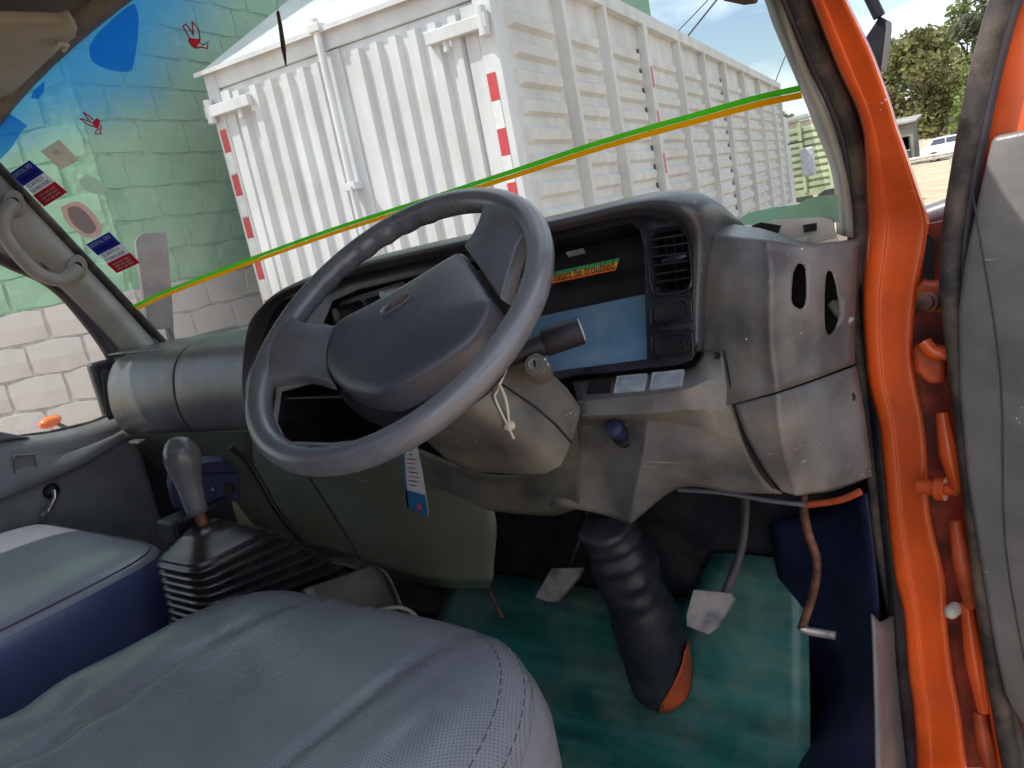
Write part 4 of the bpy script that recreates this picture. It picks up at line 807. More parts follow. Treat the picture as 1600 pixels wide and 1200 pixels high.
# ---------------------------------------------------------------- trees beyond the road
m_bark = M('bark', (.16, .12, .09), .9, var=.25, scale=4)
def leaf(name, col):
    m = decal('leaves_' + name, col)
    for n in m.node_tree.nodes:
        if n.type == 'TEX_NOISE': n.inputs['Scale'].default_value = .8
        if n.type == 'VALTORGB': n.color_ramp.elements[0].color = (*[c * .6 for c in col], 1); n.color_ramp.elements[0].position = .35; n.color_ramp.elements[1].position = .65
        if n.type == 'MIX_SHADER': n.inputs[0].default_value = .4
    return m
m_leaves = [leaf(n, c) for n, c in (('olive', (.25, .25, .11)), ('green', (.20, .24, .11)), ('grey', (.23, .25, .16)), ('bright', (.25, .31, .11)))]  # haze over the distant trees is put into these lightened leaf colours
def tree(name, label, x, y, h, rad, lm, trunk_h, lobes, nleaf, ls, seed):
    rn = random.Random(seed)
    root = empty(name, (x, y, 0), label, 'tree')
    path = [Vector((x, y, -.1)), Vector((x + rn.uniform(-.2, .2), y, trunk_h * .5)), Vector((x + rn.uniform(-.4, .4), y, trunk_h)), Vector((x + rn.uniform(-.5, .5), y, h * .8))]
    parts = [tube_vf(crom(path, 4), [max(.05, .035 * h * (1 - i / 13)) for i in range(13)], 8)]
    cl = []
    for k in range(lobes):
        zz = trunk_h + (h - trunk_h) * (k + .5) / lobes * rn.uniform(.85, 1.1)
        sp = math.sin(math.pi * min(1, max(.08, (zz - trunk_h * .8) / (h - trunk_h * .75)))) ** .6
        an = rn.uniform(0, 6.28)
        q = rad * sp * rn.uniform(.2, .8)
        c = Vector((x + math.cos(an) * q, y + math.sin(an) * q, min(zz, h - .3)))
        cl.append((c, rad * rn.uniform(.28, .5) * (.55 + .5 * sp)))
        b = Vector((x, y, max(trunk_h * .7, zz - rad * .8)))
        parts.append(tube_vf([b, (b + c) / 2 + Vector((0, 0, .2)), c], [.012 * h, .008 * h, .003 * h], 5))
    mesh('trunk', *join_vf(parts), m_bark, root, smooth=True)
    V, F = [], []
    for i in range(nleaf):
        c, r = cl[rn.randrange(lobes)]
        u = Vector((rn.gauss(0, 1), rn.gauss(0, 1), rn.gauss(0, .8))).normalized() * r * (rn.random() ** .45)
        p = c + u
        s = ls * rn.uniform(.5, 1.3)
        a = Vector((rn.gauss(0, 1), rn.gauss(0, 1), rn.gauss(0, .6))).normalized()
        b = a.cross(Vector((rn.gauss(0, 1), rn.gauss(0, 1), rn.gauss(0, 1)))).normalized()
        o = len(V)
        V += [p - a * s, p + b * s * .5, p + a * s, p - b * s * .5]
        F.append((o, o + 1, o + 2, o + 3))
    mesh('crown', V, F, m_leaves[lm], root)
    return root
TR = [('tall_tree', 'tall feathery tree standing highest at the right of the road', -5.2, 86, 17.5, 3.6, 2, 6, 15, 4200, .34, 1),
      ('round_tree', 'broad round olive-leaved tree left of the tallest tree', -9.6, 80, 10.2, 4.2, 0, 2.2, 16, 4600, .32, 2),
      ('round_tree', 'grey green tree behind the hut and the black mirror', -13.6, 84, 10.6, 3.6, 2, 2.5, 14, 3600, .32, 3),
      ('tall_tree', 'yellow green tree between the broad tree and the tallest tree', -7.0, 92, 13.0, 3.6, 3, 3.0, 13, 3600, .32, 4),
      ('bush', 'bright green bush in front of the trees above the white car', -6.0, 76, 6.2, 2.6, 3, .9, 11, 3000, .25, 5),
      ('round_tree', 'dark tree filling the gap behind the broad olive tree', -11.3, 95, 11.5, 4.5, 1, 2, 14, 3600, .36, 6),
      ('tall_tree', 'tall tree half hidden by the open orange door', -1.5, 88, 16.0, 4.2, 2, 4, 14, 3600, .36, 7),
      ('round_tree', 'olive tree seen through the windscreen corner above the pale building', -24, 80, 7.5, 3.8, 0, 2, 11, 2600, .36, 8)]
for t in TR: tree(*t)

# overhead wires
m_wire = M('wire_black', (.05, .05, .05), .6)
for i, (a, b, l) in enumerate((((-7.0, 26, 8.6), (-1.0, 24, 11.2), 'upper overhead wire crossing the sky above the white lorry'), ((-8, 26, 7.9), (-1.2, 24, 11.9), 'thicker lower overhead wire crossing the sky above the white lorry'), ((-5.6, 26, 7.3), (-3.2, 26, 11.5), 'steep overhead wire against the cloud beside the windscreen pillar'))):
    a, b = Vector(a), Vector(b); dd = b - a
    a2, b2 = a - dd * 2.5, b + dd * 1.5
    pts = [a2.lerp(b2, k / 12) - Vector((0, 0, .12 * math.sin(math.pi * k / 12))) for k in range(13)]
    tag(tube('overhead_wire', pts, (.018, .03, .015)[i], m_wire, None, 5), l, 'wire')

# ================================================================== the orange cab we look into
V3 = Vector
XC_, WH_, WY0, WSL, WBU = -1.125, .875, 1.14, .55, .13
def wsY(x, z):
    u = (x - XC_) / WH_
    return WY0 + WBU * (1 - u * u) - WSL * (z - 1.846)
def wsP(x, z, off=0.0): return V3((x, wsY(x, z) - off, z - off * .5))
cabr = empty('truck_cab', (-1.1, 0, .5), 'orange painted truck cab shell with grey trimmed pillars around the open doorway', 'truck cab')
def crow(r): return [V3(p) for p in r]
surf('door_pillar', T['jamb'], m_orange, cabr, n=3, m=3, solid=.004)
surf('pillar_trim', T['trim_r'], m_trim, cabr, n=4, m=4, solid=.003)
surf('pillar_trim', T['trim_l'], m_trim, cabr, n=5, m=5, solid=.003)
tube('windscreen_seal', [p + V3((-.012, .0, .0)) for p in crow(T['seal_r'])[:9]], .005, m_rub_d, cabr, 10, smoothn=3)
tube('door_seal', T['seal_r'], .0105, m_rub, cabr, 10, smoothn=3)
tube('door_seal', [p + V3((.016, .012, 0)) for p in crow(T['seal_r'])[:8]], .0085, m_rub_d, cabr, 10, smoothn=3)
tube('door_seal', T['seal_l'], .02, m_rub_d, cabr, 10, smoothn=3)
tube('pillar_edge', [V3(p) + V3((-.004, 0, .004)) for p in T['edge_l']], .005, m_orange, cabr, 8, smoothn=3)
# grab handle on the far pillar
gh = tube('grab_handle', T['handle'], [.016, .017, .016, .015, .0155, .0155, .015, .017, .016], m_trim, cabr, 12, smoothn=4)
for p in T['handle_holes']:
    n_ = V3((.9, -.4, .15)).normalized()
    dome('handle_foot', disc_out(V3(p) - n_ * .012, n_, .030, 14, ry=.022, rx_dir=(0, .3, 1)), [(1, 0), (1, .022), (.85, .028), (.5, .028)], n_, m_trim, gh)
    dome('screw', disc_out(V3(p) + n_ * .0165, n_, .011, 12), [(1, 0), (.85, .002), (.3, -.001)], n_, m_black, gh)
plate('handle_recess', T['dark_slot'], m_void, gh, thick=.004)
# floor pan, toe board, rear wall, roof, left side
floor_prof = [(-.56, 1.04), (1.275, 1.04), (1.31, 1.09), (1.315, 1.45), (1.28, 1.76), (1.20, 1.82)]
v = [V3((x, y, z)) for x in (-2.05, -.20) for y, z in floor_prof]
mesh('floor_pan', v, [(i, i + 1, i + 7, i + 6) for i in range(5)], m_blackrub, cabr, solid=.01)  # toe board black: the footwell's shade is put into its colour
box('rear_wall', (-1.12, -.58, 1.75), (1.80, .05, 1.45), m_trim, cabr, .01)
rz_ = [(-2.02, 2.42), (-1.9, 2.50), (-1.6, 2.57), (-1.12, 2.60), (-.65, 2.57), (-.38, 2.50), (-.29, 2.42)]
v = []
for x, z in rz_:
    v += [V3((x, -.6, z)), V3((x, wsY(x, z - .03) + .0, z + .01))]
mesh('roof', v, [(2 * i, 2 * i + 1, 2 * i + 3, 2 * i + 2) for i in range(6)], m_head, cabr, smooth=True, solid=.03)
hd = [V3((x, wsY(x, z) - .004, z)) for x, z in T['w_head']]
xs = [-2.0 + i * .0875 for i in range(20)]
def head_z(x):
    u = (x - XC_) / WH_
    return 2.37 + .15 * (1 - u * u) ** .8 if abs(u) < 1 else 2.37
hpth = [V3((x, wsY(x, head_z(x)) - .012, head_z(x) + .012)) for x in xs]
tube('header_rail', hpth, .026, m_head, cabr, 10)
v = []
for x, p in zip(xs, hpth): v += [p, V3((x, .55, p.z + .05))]
mesh('header_lining', v, [(2 * i, 2 * i + 1, 2 * i + 3, 2 * i + 2) for i in range(19)], m_head, cabr, smooth=True, solid=.006)
box('cowl_side', (-2.03, 1.17, 1.42), (.03, .46, .84), m_blackrub, cabr, .01)
box('cowl_side', (-.215, 1.23, 1.42), (.03, .25, .80), m_blackrub, cabr, .01)
box('side_wall', (-2.07, -.45, 1.75), (.07, .26, 1.45), m_orange, cabr, .02)
box('roof_side_rail', (-2.03, .12, 2.44), (.07, 1.4, .07), m_trim, cabr, .02)
box('rear_side_post', (-.26, -.56, 1.75), (.10, .10, 1.5), m_orange, cabr, .02)
tube('roof_side_rail', [V3((-.27, -.55, 2.44)), V3((-.27, .3, 2.44)), V3((-.262, .72, 2.37)), V3((-.24, .93, 2.215))], .03, m_orange, cabr, 10, smoothn=4)
tube('roof_side_lining', [V3((-.33, -.55, 2.44)), V3((-.33, .3, 2.44)), V3((-.32, .74, 2.38)), V3((-.295, .98, 2.215))], .025, m_trim, cabr, 10, smoothn=4)
# front skin under the windscreen
v = []
for i in range(13):
    x = -2.02 + i * 1.84 / 12
    y = wsY(x, 1.80)
    v += [V3((x, y + .02, 1.84)), V3((x, y + .16, 1.75)), V3((x, y + .18, 1.0)), V3((x, y + .15, .6))]
mesh('front_panel', v, [(4 * i + j, 4 * i + j + 1, 4 * i + j + 5, 4 * i + j + 4) for i in range(12) for j in range(3)], m_orange, cabr, smooth=True, solid=.004)
# sill trim beside the driver's feet
sl = T['sill_left']; sr = T['sill_right']
surf('sill_trim', [[sl[0], sl[1], sl[2], sl[3]], [V3(sl[0]).lerp(V3(sr[0]), .5) + V3((0, -.02, 0)), V3(sl[1]).lerp(V3(sr[1]), .5) + V3((0, -.02, .0)), V3(sl[2]).lerp(V3(sr[3]), .5) + V3((0, -.02, 0)), V3(sl[3]).lerp(V3(sr[4]), .5) + V3((0, -.02, 0))], [sr[0], sr[1], sr[3], sr[4]]], m_doorg, cabr, n=4, m=4, solid=.004)
box('sill_block', (-.245, .93, 1.085), (.06, .16, .05), m_shroud, cabr, .012)
surf('kick_lining', T['kick'], m_vinyl, cabr, n=5, m=5, solid=.004)
box('sill', (-.215, .35, 1.0), (.16, 1.5, .10), m_orange, cabr, .02)

# ---------------------------------------------------------------- windscreen with its film and stickers
def film(name, col, top, bot, amt, sc):
    m = bpy.data.materials.new(name); m.use_nodes = True
    t = m.node_tree; N = t.nodes; N.clear(); Lk = t.links
    o = N.new('ShaderNodeOutputMaterial'); tr = N.new('ShaderNodeBsdfTransparent'); tl = N.new('ShaderNodeBsdfTranslucent'); mx = N.new('ShaderNodeMixShader')
    tc = N.new('ShaderNodeTexCoord'); sp = N.new('ShaderNodeSeparateXYZ'); Lk.new(tc.outputs['Object'], sp.inputs[0])
    nz = N.new('ShaderNodeTexNoise'); nz.inputs['Scale'].default_value = sc; nz.inputs['Detail'].default_value = 3; Lk.new(tc.outputs['Object'], nz.inputs['Vector'])
    ad0 = N.new('ShaderNodeMath'); ad0.operation = 'MULTIPLY_ADD'; ad0.inputs[1].default_value = .07; Lk.new(nz.outputs['Fac'], ad0.inputs[0]); Lk.new(sp.outputs['Z'], ad0.inputs[2])
    xr = N.new('ShaderNodeMapRange'); xr.inputs[1].default_value = -1.45; xr.inputs[2].default_value = -1.05; xr.inputs[3].default_value = 0; xr.inputs[4].default_value = -.14; Lk.new(sp.outputs['X'], xr.inputs[0])
    ad = N.new('ShaderNodeMath'); ad.operation = 'ADD'; Lk.new(ad0.outputs[0], ad.inputs[0]); Lk.new(xr.outputs[0], ad.inputs[1])
    mr = N.new('ShaderNodeMapRange'); mr.interpolation_type = 'SMOOTHSTEP'; mr.inputs[1].default_value = bot + .035; mr.inputs[2].default_value = top + .035; mr.inputs[3].default_value = 0; mr.inputs[4].default_value = amt
    Lk.new(ad.outputs[0], mr.inputs[0])
    mc = N.new('ShaderNodeMixRGB'); mc.inputs[1].default_value = (1, 1, 1, 1); mc.inputs[2].default_value = (*col, 1); Lk.new(mr.outputs[0], mc.inputs[0])
    Lk.new(mc.outputs[0], tr.inputs['Color']); tl.inputs['Color'].default_value = (*col, 1)
    hf = N.new('ShaderNodeMath'); hf.operation = 'MULTIPLY'; hf.inputs[1].default_value = .55; Lk.new(mr.outputs[0], hf.inputs[0])
    Lk.new(hf.outputs[0], mx.inputs[0]); Lk.new(tr.outputs[0], mx.inputs[1]); Lk.new(tl.outputs[0], mx.inputs[2]); Lk.new(mx.outputs[0], o.inputs['Surface'])
    return m
m_film = film('blue_sun_film', (.07, .40, .85), 2.46, 2.31, .85, 5)
m_film2 = film('deep_blue_film', (.02, .30, .66), 2.2, 2.1, .8, 3)
m_film3 = film('pale_strip_film', (.42, .36, .62), 2.455, 2.425, .8, 9)
wsr = empty('windscreen', (-1.12, 1.2, 1.83), 'curved windscreen with blue sun film, red doves, stickers and a green and orange stripe', 'windscreen')
def wsheet(x0, x1, zf0, zf1, nx, nz_, off):
    v, f = [], []
    for i in range(nx + 1):
        x = x0 + (x1 - x0) * i / nx
        for j in range(nz_ + 1):
            z = zf0(x) + (zf1(x) - zf0(x)) * j / nz_
            v.append(wsP(x, z, off))
    for i in range(nx):
        for j in range(nz_): f.append((i * (nz_ + 1) + j, (i + 1) * (nz_ + 1) + j, (i + 1) * (nz_ + 1) + j + 1, i * (nz_ + 1) + j + 1))
    return v, f
mesh('pane', *wsheet(-2.0, -.25, lambda x: 1.80, lambda x: head_z(x) + .02, 40, 16, 0), m_glass, wsr, smooth=True)
mesh('sun_film', *wsheet(-1.998, -.9, lambda x: 2.30, lambda x: head_z(x) + .015, 30, 8, .002), m_film, wsr, smooth=True)
def wpoly(name, pts, mat, off, par=wsr, sm=0, thick=0):
    P = [V3((p[0], 0, p[1])) for p in pts]
    if sm: P = crom(P + [P[0]], sm)[:-1]
    bm = bmesh.new()
    vs = [bm.verts.new(wsP(p.x, p.z, off)) for p in P]
    ed = [bm.edges.new((a, b)) for a, b in zip(vs, vs[1:] + vs[:1])]
    bmesh.ops.triangle_fill(bm, use_beauty=True, edges=ed, normal=V3((0, -1, 0)))
    return bm_obj(name, bm, mat, par, solid=thick)
wpoly('film_shape', T['w_blob'], m_film2, .004, sm=4)
wpoly('film_shape', T['w_blob2'], m_film2, .004)
wpoly('film_shape', T['w_blob3'], m_film2, .004)
# stripe: green over orange
sp_ = crom([V3((x, 0, z)) for x, z in T['w_stripe']], 5)
for nm, mt, za, zb in (('stripe_green', d_green, .0002, .0072), ('stripe_orange', d_orange, -.0078, -.0002)):
    v, f = [], []
    for p in sp_: v += [wsP(p.x, p.z + za, .003), wsP(p.x, p.z + zb, .003)]
    for i in range(len(sp_) - 1): f.append((2 * i, 2 * i + 2, 2 * i + 3, 2 * i + 1))
    mesh(nm, v, f, mt, wsr)
# doves drawn in red outline
def dove(pts, body):
    P = [wsP(x, z, .003) for x, z in pts]
    c = sum(P, V3()) / len(P)
    V_, F_ = tube_vf(P + [P[0]], .0013, 6)
    d = mesh('dove', V_, F_, d_red, wsr)
    wpoly('dove_breast', [pts[i] for i in body], d_red, .003, d)
dove(T['w_dove1'], (14, 13, 12, 7, 6, 15))
dove(T['w_dove2'], (2, 3, 4, 5, 11, 12, 17))
# stickers
def onws(q, s, t):
    a = V3((q[0][0], 0, q[0][1])).lerp(V3((q[1][0], 0, q[1][1])), s); b = V3((q[3][0], 0, q[3][1])).lerp(V3((q[2][0], 0, q[2][1])), s)
    p = a.lerp(b, t); return (p.x, p.z)
def quad(q, s0, s1, t0, t1): return [onws(q, s0, t0), onws(q, s1, t0), onws(q, s1, t1), onws(q, s0, t1)]
def wtext(body, q, t, h, mat, par, w):
    x, z = onws(q, .5, t)
    a, b = wsP(*onws(q, .05, t), .0), wsP(*onws(q, .95, t), .0)
    text('lettering', body, wsP(x, z, .0062), b - a, (0, -WSL, 1), h, mat, par, width=(b - a).length * w)
for q in (T['w_sg1'], T['w_sg2']):
    st = wpoly('governor_sticker', quad(q, 0, 1, 0, 1), d_grey, .003)
    wpoly('blue_band', quad(q, -.02, 1.02, 0, .38), d_blue, .0042, st)
    wpoly('red_band', quad(q, -.02, 1.02, .66, 1), d_red, .0042, st)
    wtext('DIGITAL SPD', q, .10, .013, d_white, st, .98)
    wtext('GOVERNORS', q, .27, .013, d_black, st, .92)
    wtext('SCANTECH', q, .45, .013, d_black, st, .80)
    wtext('TECHNOLOGIES', q, .58, .012, d_black, st, .95)
    for t in (.73, .81, .89):
        for s0, s1 in ((.16, .36), (.41, .60), (.65, .86)): wpoly('print_line', quad(q, s0, s1, t, t + .045), d_grey, .0054, st)
st = wpoly('square_sticker', T['w_stk1'], d_beige, .003)
wpoly('sticker_mark', quad(T['w_stk1'], .38, .62, .2, .42), d_white, .0042, st)
st = wpoly('licence_disc', T['w_disc'], d_pink, .003, sm=3)
wpoly('disc_middle', T['w_disc_i'], d_grey, .0042, st, sm=3)
st = wpoly('scratched_patch', T['w_mark'], d_clear, .003, sm=3)
wpoly('green_sticker', T['w_green'], d_pgreen, .003)
tube('rubber_edge', [wsP(x, 1.835, .004) for x in [-1.99 + .0870 * i for i in range(21)]], .011, m_rub_d, wsr, 8)
tube('rubber_edge', [wsP(-1.995, z, .004) for z in [1.82 + .055 * i for i in range(11)]], .011, m_rub, wsr, 8)

# ---------------------------------------------------------------- visor, tassel, mirrors
vs_ = plate('sun_visor', T['visor'], m_visor, None, thick=.02, face=V3((-1.5, .7, 0)), bevel=.004)
tag(vs_, 'beige padded sun visor folded up over the passenger side', 'sun visor')
tube('clip', [V3(p) + V3((0, 0, -.004)) for p in T['visor_clip']], .004, m_pbeige, vs_, 8)
vr = T['visor_r']
vb = [V3(p) for p in vr]
vb[0] = V3((vb[0].x - .03, .80, 2.47)); vb[-1] = V3((vb[-1].x - .01, .80, 2.42))
for i_ in range(1, len(vb) - 1): vb[i_] = V3((vb[i_].x, .86 - (vb[i_].z - vb[2].z) * .25, vb[i_].z))
tag(prism('sun_visor', vb, (0, -.018, .004), M('brown_vinyl', (.10, .075, .06), .6), None, .004), 'dark brown visor edge at the top of the windscreen on the driver side', 'sun visor')
ts = empty('hanging_tassel', T['tassel'][0], 'thin brown charm hanging on a thread before the windscreen', 'charm')
tp = [V3(p) for p in T['tassel']]
tube('thread', [V3((tp[0].x - .004, tp[0].y - .03, 2.515))] + tp[:2], .0008, m_string, ts, 6)
tube('charm', [tp[1], tp[2], tp[3], tp[4]], [.0035, .0045, .0055, .0015], M('charm_brown', (.05, .04, .02), .6, var=.3), ts, 8, flat=.5)
ml = T['mirror_l']
mr_ = empty('wing_mirror', (-2.2, 1.3, 1.87), 'tall grey wing mirror on the passenger side seen through the windscreen', 'mirror')
mm = [V3(p) for p in ml]
nn = V3((.55, -.8, 0)).normalized()
dome('housing', [p + V3((.0, .0, 0)) for p in mm], [(.97, -.016), (1, -.010), (1, -.002), (.96, .0), (.5, .0)], V3((1, 0, 0)), M('mirror_glass_dull', (.13, .12, .125), .4, var=.1, scale=8, dust=(.26, .24, .23), dust_amt=.6, dscale=10), mr_, sm=2)
tube('mirror_bracket', [V3((-2.15, 1.22, 1.70)), V3((-2.24, 1.30, 1.80)), V3((-2.22, 1.30, 1.95))], .012, m_chas, mr_, 8)
rm = empty('wing_mirror', (-.2, 1.25, 2.09), 'black wing mirror arm beside the orange pillar on the driver side', 'mirror')
prism('mirror_knuckle', [V3(p) for p in T['mirror_r']], (.0, .05, 0), m_black, rm, .006)
tube('arm', T['mirror_r_arm'], .008, m_black, rm, 10)
tube('lower_arm', T['bar'], .016, M('grey_tube', (.14, .14, .15), .4, .3), rm, 12)
br_ = T['bar']
tube('lower_arm_end', [br_[1], V3(br_[1]) + V3((.35, .0, .02))], .016, m_chas, rm, 10)

# ================================================================== dashboard
db = empty('dashboard', (-1.1, 1.0, 1.6), 'worn grey dashboard with an empty instrument binnacle and missing covers', 'dashboard')
# glovebox half: a rounded profile drawn out across the cab
prof = [(1.22, 1.848), (1.10, 1.862), (1.01, 1.864), (.955, 1.848), (.922, 1.808), (.908, 1.745), (.914, 1.695), (.935, 1.665), (.985, 1.655), (1.1, 1.66)]
def section(xs, zoff=lambda x: 0, sc=lambda x: 1.0):
    rows = []
    for x in xs:
        s = sc(x)
        rows.append([V3((x, 1.1 + (y - 1.1) * (s if y < 1.1 else 1), 1.76 + (z - 1.76) * (.6 + .4 * s) + zoff(x))) for y, z in prof])
    return rows
zo = lambda x: .05 * (x + 1.5) * .55
surf('glovebox_lid', section([-1.612, -1.5, -1.4, -1.30], zo), m_glove, db, n=4, m=3, solid=.004, face=V3((-1.4, 0, 1.9)), bevel=.002)
endsc = lambda x: 1.0 if x > -1.9 else 1.0 - ((-1.9 - x) / .1) ** 2 * .45
surf('end_panel', section([-1.998, -1.985, -1.96, -1.92, -1.86, -1.74, -1.619], zo, endsc), m_glove, db, n=4, m=3, solid=.004, face=V3((-1.6, 0, 1.9)), bevel=.002)
vt = dome('side_vent', [V3((-1.962, .945, 1.81)), V3((-1.944, .932, 1.815)), V3((-1.942, .912, 1.72)), V3((-1.958, .922, 1.708))], [(1.2, -.012), (1.2, .003), (1.0, .004), (.96, -.002)], V3((-.55, -.83, .0)), m_black, db)
for k in range(4):
    z = 1.728 + k * .026
    tube('vent_blade', [V3((-1.962, .940 - (1.82 - z) * .16, z)), V3((-1.945, .929 - (1.82 - z) * .18, z + .002))], .0022, m_glove, vt, 6)
surf('lower_panel', T['under_glove'], m_low, db, n=5, m=5, solid=.004)
box('bracket_tab', T['glove_probe'][9], (.05, .02, .008), m_glove, db, .002)
surf('console_panel', tighten(T['console'], (3,), (), .7), m_low, db, n=5, m=5, solid=.004)
cg = T['console']
tube('console_joint', [V3(cg[1][1]).lerp(V3(cg[1][2]), .15) + V3((.0, -.002, 0)), V3(cg[2][1]).lerp(V3(cg[2][2]), .35) + V3((0, -.002, 0)), V3(cg[3][1]).lerp(V3(cg[3][2]), .45) + V3((0, -.001, 0))], .0018, m_void, db, 6, smoothn=4)
box('dash_core', (-1.62, 1.03, 1.765), (.66, .12, .16), m_void, db)
# flat top towards the windscreen
v = []
for i in range(19):
    x = -1.99 + i * 1.75 / 18
    v += [V3((x, .98 if x < -1.36 else (1.145 if x < -.36 else 1.06), 1.85)), V3((x, wsY(x, 1.835) + .01, 1.845))]
mesh('top_deck', v, [(2 * i, 2 * i + 1, 2 * i + 3, 2 * i + 2) for i in range(18)], m_glove, db, smooth=True, solid=.004)
# binnacle hood
bz0, lip0 = crow(T['hood'][0]), crow(T['hood'][1])
bk = []
for i, p in enumerate(lip0):
    drop = -.012 if 2 <= i <= 11 else 0
    bk.append(p + V3((.0, .075, .004 if 2 <= i <= 11 else 0)))
bk2 = [p + V3((0, .19, -.045 if 2 <= i <= 12 else 0)) for i, p in enumerate(lip0)]
inn = [p + V3((0, .02, 0)) for p in bz0]
md = [a.lerp(b, .55) + V3((0, -.012, .0)) for a, b in zip(bz0, lip0)]
surf('binnacle_hood', [inn, bz0, md, lip0, bk, bk2], m_hood, db, n=4, m=4, solid=.003, face=V3((-.6, 0, 2.6)))
# bezel plate with its openings
bz_n = V3((0, -1, .25)).normalized()
bez = plate('bezel', T['bezel'], m_bezel, db, holes=[T['cluster_hole'], T['vent_hole_r'], T['vent_hole_l'], T['cavity_hole']], thick=.006, bevel=.0012)
tube('bezel_rim', [V3(p) + bz_n * .0015 for p in T['bezel'][1:15]], .0016, m_pgrey, db, 6)
def shaft(name, outline, depth, mat, back=True):
    P = [V3(p) for p in outline]; k = len(P); c = sum(P, V3()) / k
    Q = [c + (p - c) * .97 - bz_n * depth for p in P]
    v = P + Q
    f = [(i, (i + 1) % k, (i + 1) % k + k, i + k) for i in range(k)]
    if back: f.append(tuple(range(k, 2 * k)))
    return mesh(name, v, f, mat, db, solid=.001)
shaft('instrument_well', T['cluster_hole'], .16, m_black)
shaft('radio_slot', T['cavity_hole'], .16, m_black)
shaft('vent_duct', T['vent_hole_r'], .06, m_void)
shaft('vent_duct', T['vent_hole_l'], .06, m_void)
plate('instrument_backing', T['cl_wall'], m_black, db, thick=.003)
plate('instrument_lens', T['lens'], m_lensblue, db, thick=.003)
cp = T['clip']
plate('metal_clip', cp, m_steel, db, thick=.003)
# ribbon sticker
rb = [V3(p) for p in T['ribbon']]
rbn = plate('motto_ribbon', rb, m_pyel, db, thick=.0006)
def rq(t0, t1): return [rb[0].lerp(rb[3], t0), rb[1].lerp(rb[2], t0), rb[1].lerp(rb[2], t1), rb[0].lerp(rb[3], t1)]
off = V3((0, -.0008, 0))
plate('green_band', [p + off for p in rq(0, .28)], m_pgreen, rbn, thick=.0005)
plate('orange_band', [p + off for p in rq(.72, 1)], m_porange, rbn, thick=.0005)
mid0, mid1 = rb[0].lerp(rb[3], .5), rb[1].lerp(rb[2], .5)
text('lettering', 'Let not your heart be troubled', mid0.lerp(mid1, .98) + V3((0, -.0022, 0)), mid1 - mid0, rb[0] - rb[3], .020, m_pblack, rbn, shear=.25, align='RIGHT', width=(mid1 - mid0).length * .95)
# right-hand vent with blades
vf = dome('vent_frame', T['vent_hole_r'], [(1.10, 0), (1.10, .004), (1.03, .006), (.98, .004), (.96, -.012)], bz_n, m_bezel, None)
bpy.data.objects.remove(vf)
P = [V3(p) for p in T['vent_hole_r']]; c = sum(P, V3()) / len(P); k = len(P)
PP = crom(P + [P[0]], 3)[:-1]; k = len(PP)
v, f = [], []
for s, h in ((1.10, .0005), (1.09, .005), (1.03, .006), (.985, .003), (.97, -.012)):
    v += [c + (p - c) * s + bz_n * h for p in PP]
for i in range(4):
    for j in range(k): f.append((i * k + j, i * k + (j + 1) % k, (i + 1) * k + (j + 1) % k, (i + 1) * k + j))
vent = mesh('air_vent', v, f, m_bezel, db, auto=50)
for a, b in T['vslats']:
    a, b = V3(a) - bz_n * .003, V3(b) - bz_n * .003
    vv, ff = tube_vf([a, b], .0022, 6, flat=2.2, up=(0, .25, 1)); mesh('blade', vv, ff, m_bezel, vent, auto=50)
for a, b in T['vvanes']:
    a, b = V3(a), V3(b)
    vv, ff = tube_vf([a, b], .0015, 6, flat=4.5, up=(1, 0, 0)); mesh('vane', vv, ff, m_black, vent)
th = [V3(p) - bz_n * .004 for p in T['vthumb']]
tw = tube('thumb_wheel', [th[0], th[0].lerp(th[1], .4), th[1], th[1].lerp(th[2], .6), th[2]], [.0025, .005, .0065, .0055, .0025], m_bezel, vent, 14)
# left vent blades
PL_ = [V3(p) for p in T['vent_hole_l']]
lv = plate('air_vent', [p + bz_n * .0015 for p in [c_ + (p - c_) * 1.12 for c_ in [sum(PL_, V3()) / len(PL_)] for p in PL_]], m_bezel, db, holes=[[p + bz_n * .0015 for p in PL_]], thick=.003)
for i in range(6):
    z = 1.853 + i * .0125
    y = .93 + .25 * (z - 1.76)
    tube('blade', [V3((-1.287, y, z - .003)), V3((-1.20, y, z))], .0022, m_black, lv, 6)
# blank switches
for o_, i_ in (('blank1_o', 'blank1_i'), ('blank2_o', 'blank2_i')):
    d = dome('blank_switch', T[o_], [(1.02, 0), (1.0, .0035), (.95, .004), (.90, .001)], bz_n, m_bezel, db)
    dome('switch_cap', T[i_], [(1, .0), (1, .004), (.94, .0055), (.85, .005)], bz_n, m_black, d)
# heater knobs behind the wheel
kb = [V3(p) for p in T['knobs_l']]
tube('heater_knob', [kb[0] + V3((0, .03, 0)), kb[0] + V3((-.012, -.02, 0))], [.015, .012], m_black, db, 12)
tube('heater_knob', [kb[1] + V3((0, .03, 0)), kb[1] + V3((-.01, -.012, 0)), kb[1] + V3((-.012, -.016, 0))], [.017, .016, .012], m_black, db, 12)
tube('heater_knob', [kb[2] + V3((0, .03, 0)), kb[2] + V3((-.006, -.012, 0))], .007, m_pgrey, db, 10)
plate('heater_panel', [(-1.16, .985, 1.90), (-.93, .985, 1.925), (-.93, .96, 1.82), (-1.16, .96, 1.80)], M('heater_panel', (.06, .05, .05), .5, dust=(.2, .12, .08), dust_amt=.5), db, thick=.003)
# shelf lines in the radio slot
box('slot_shelf', (-1.16, .97, 1.735), (.34, .08, .006), m_black, db, .002)
box('slot_divider', (-1.0, .96, 1.74), (.012, .04, .07), m_glove, db, .002)
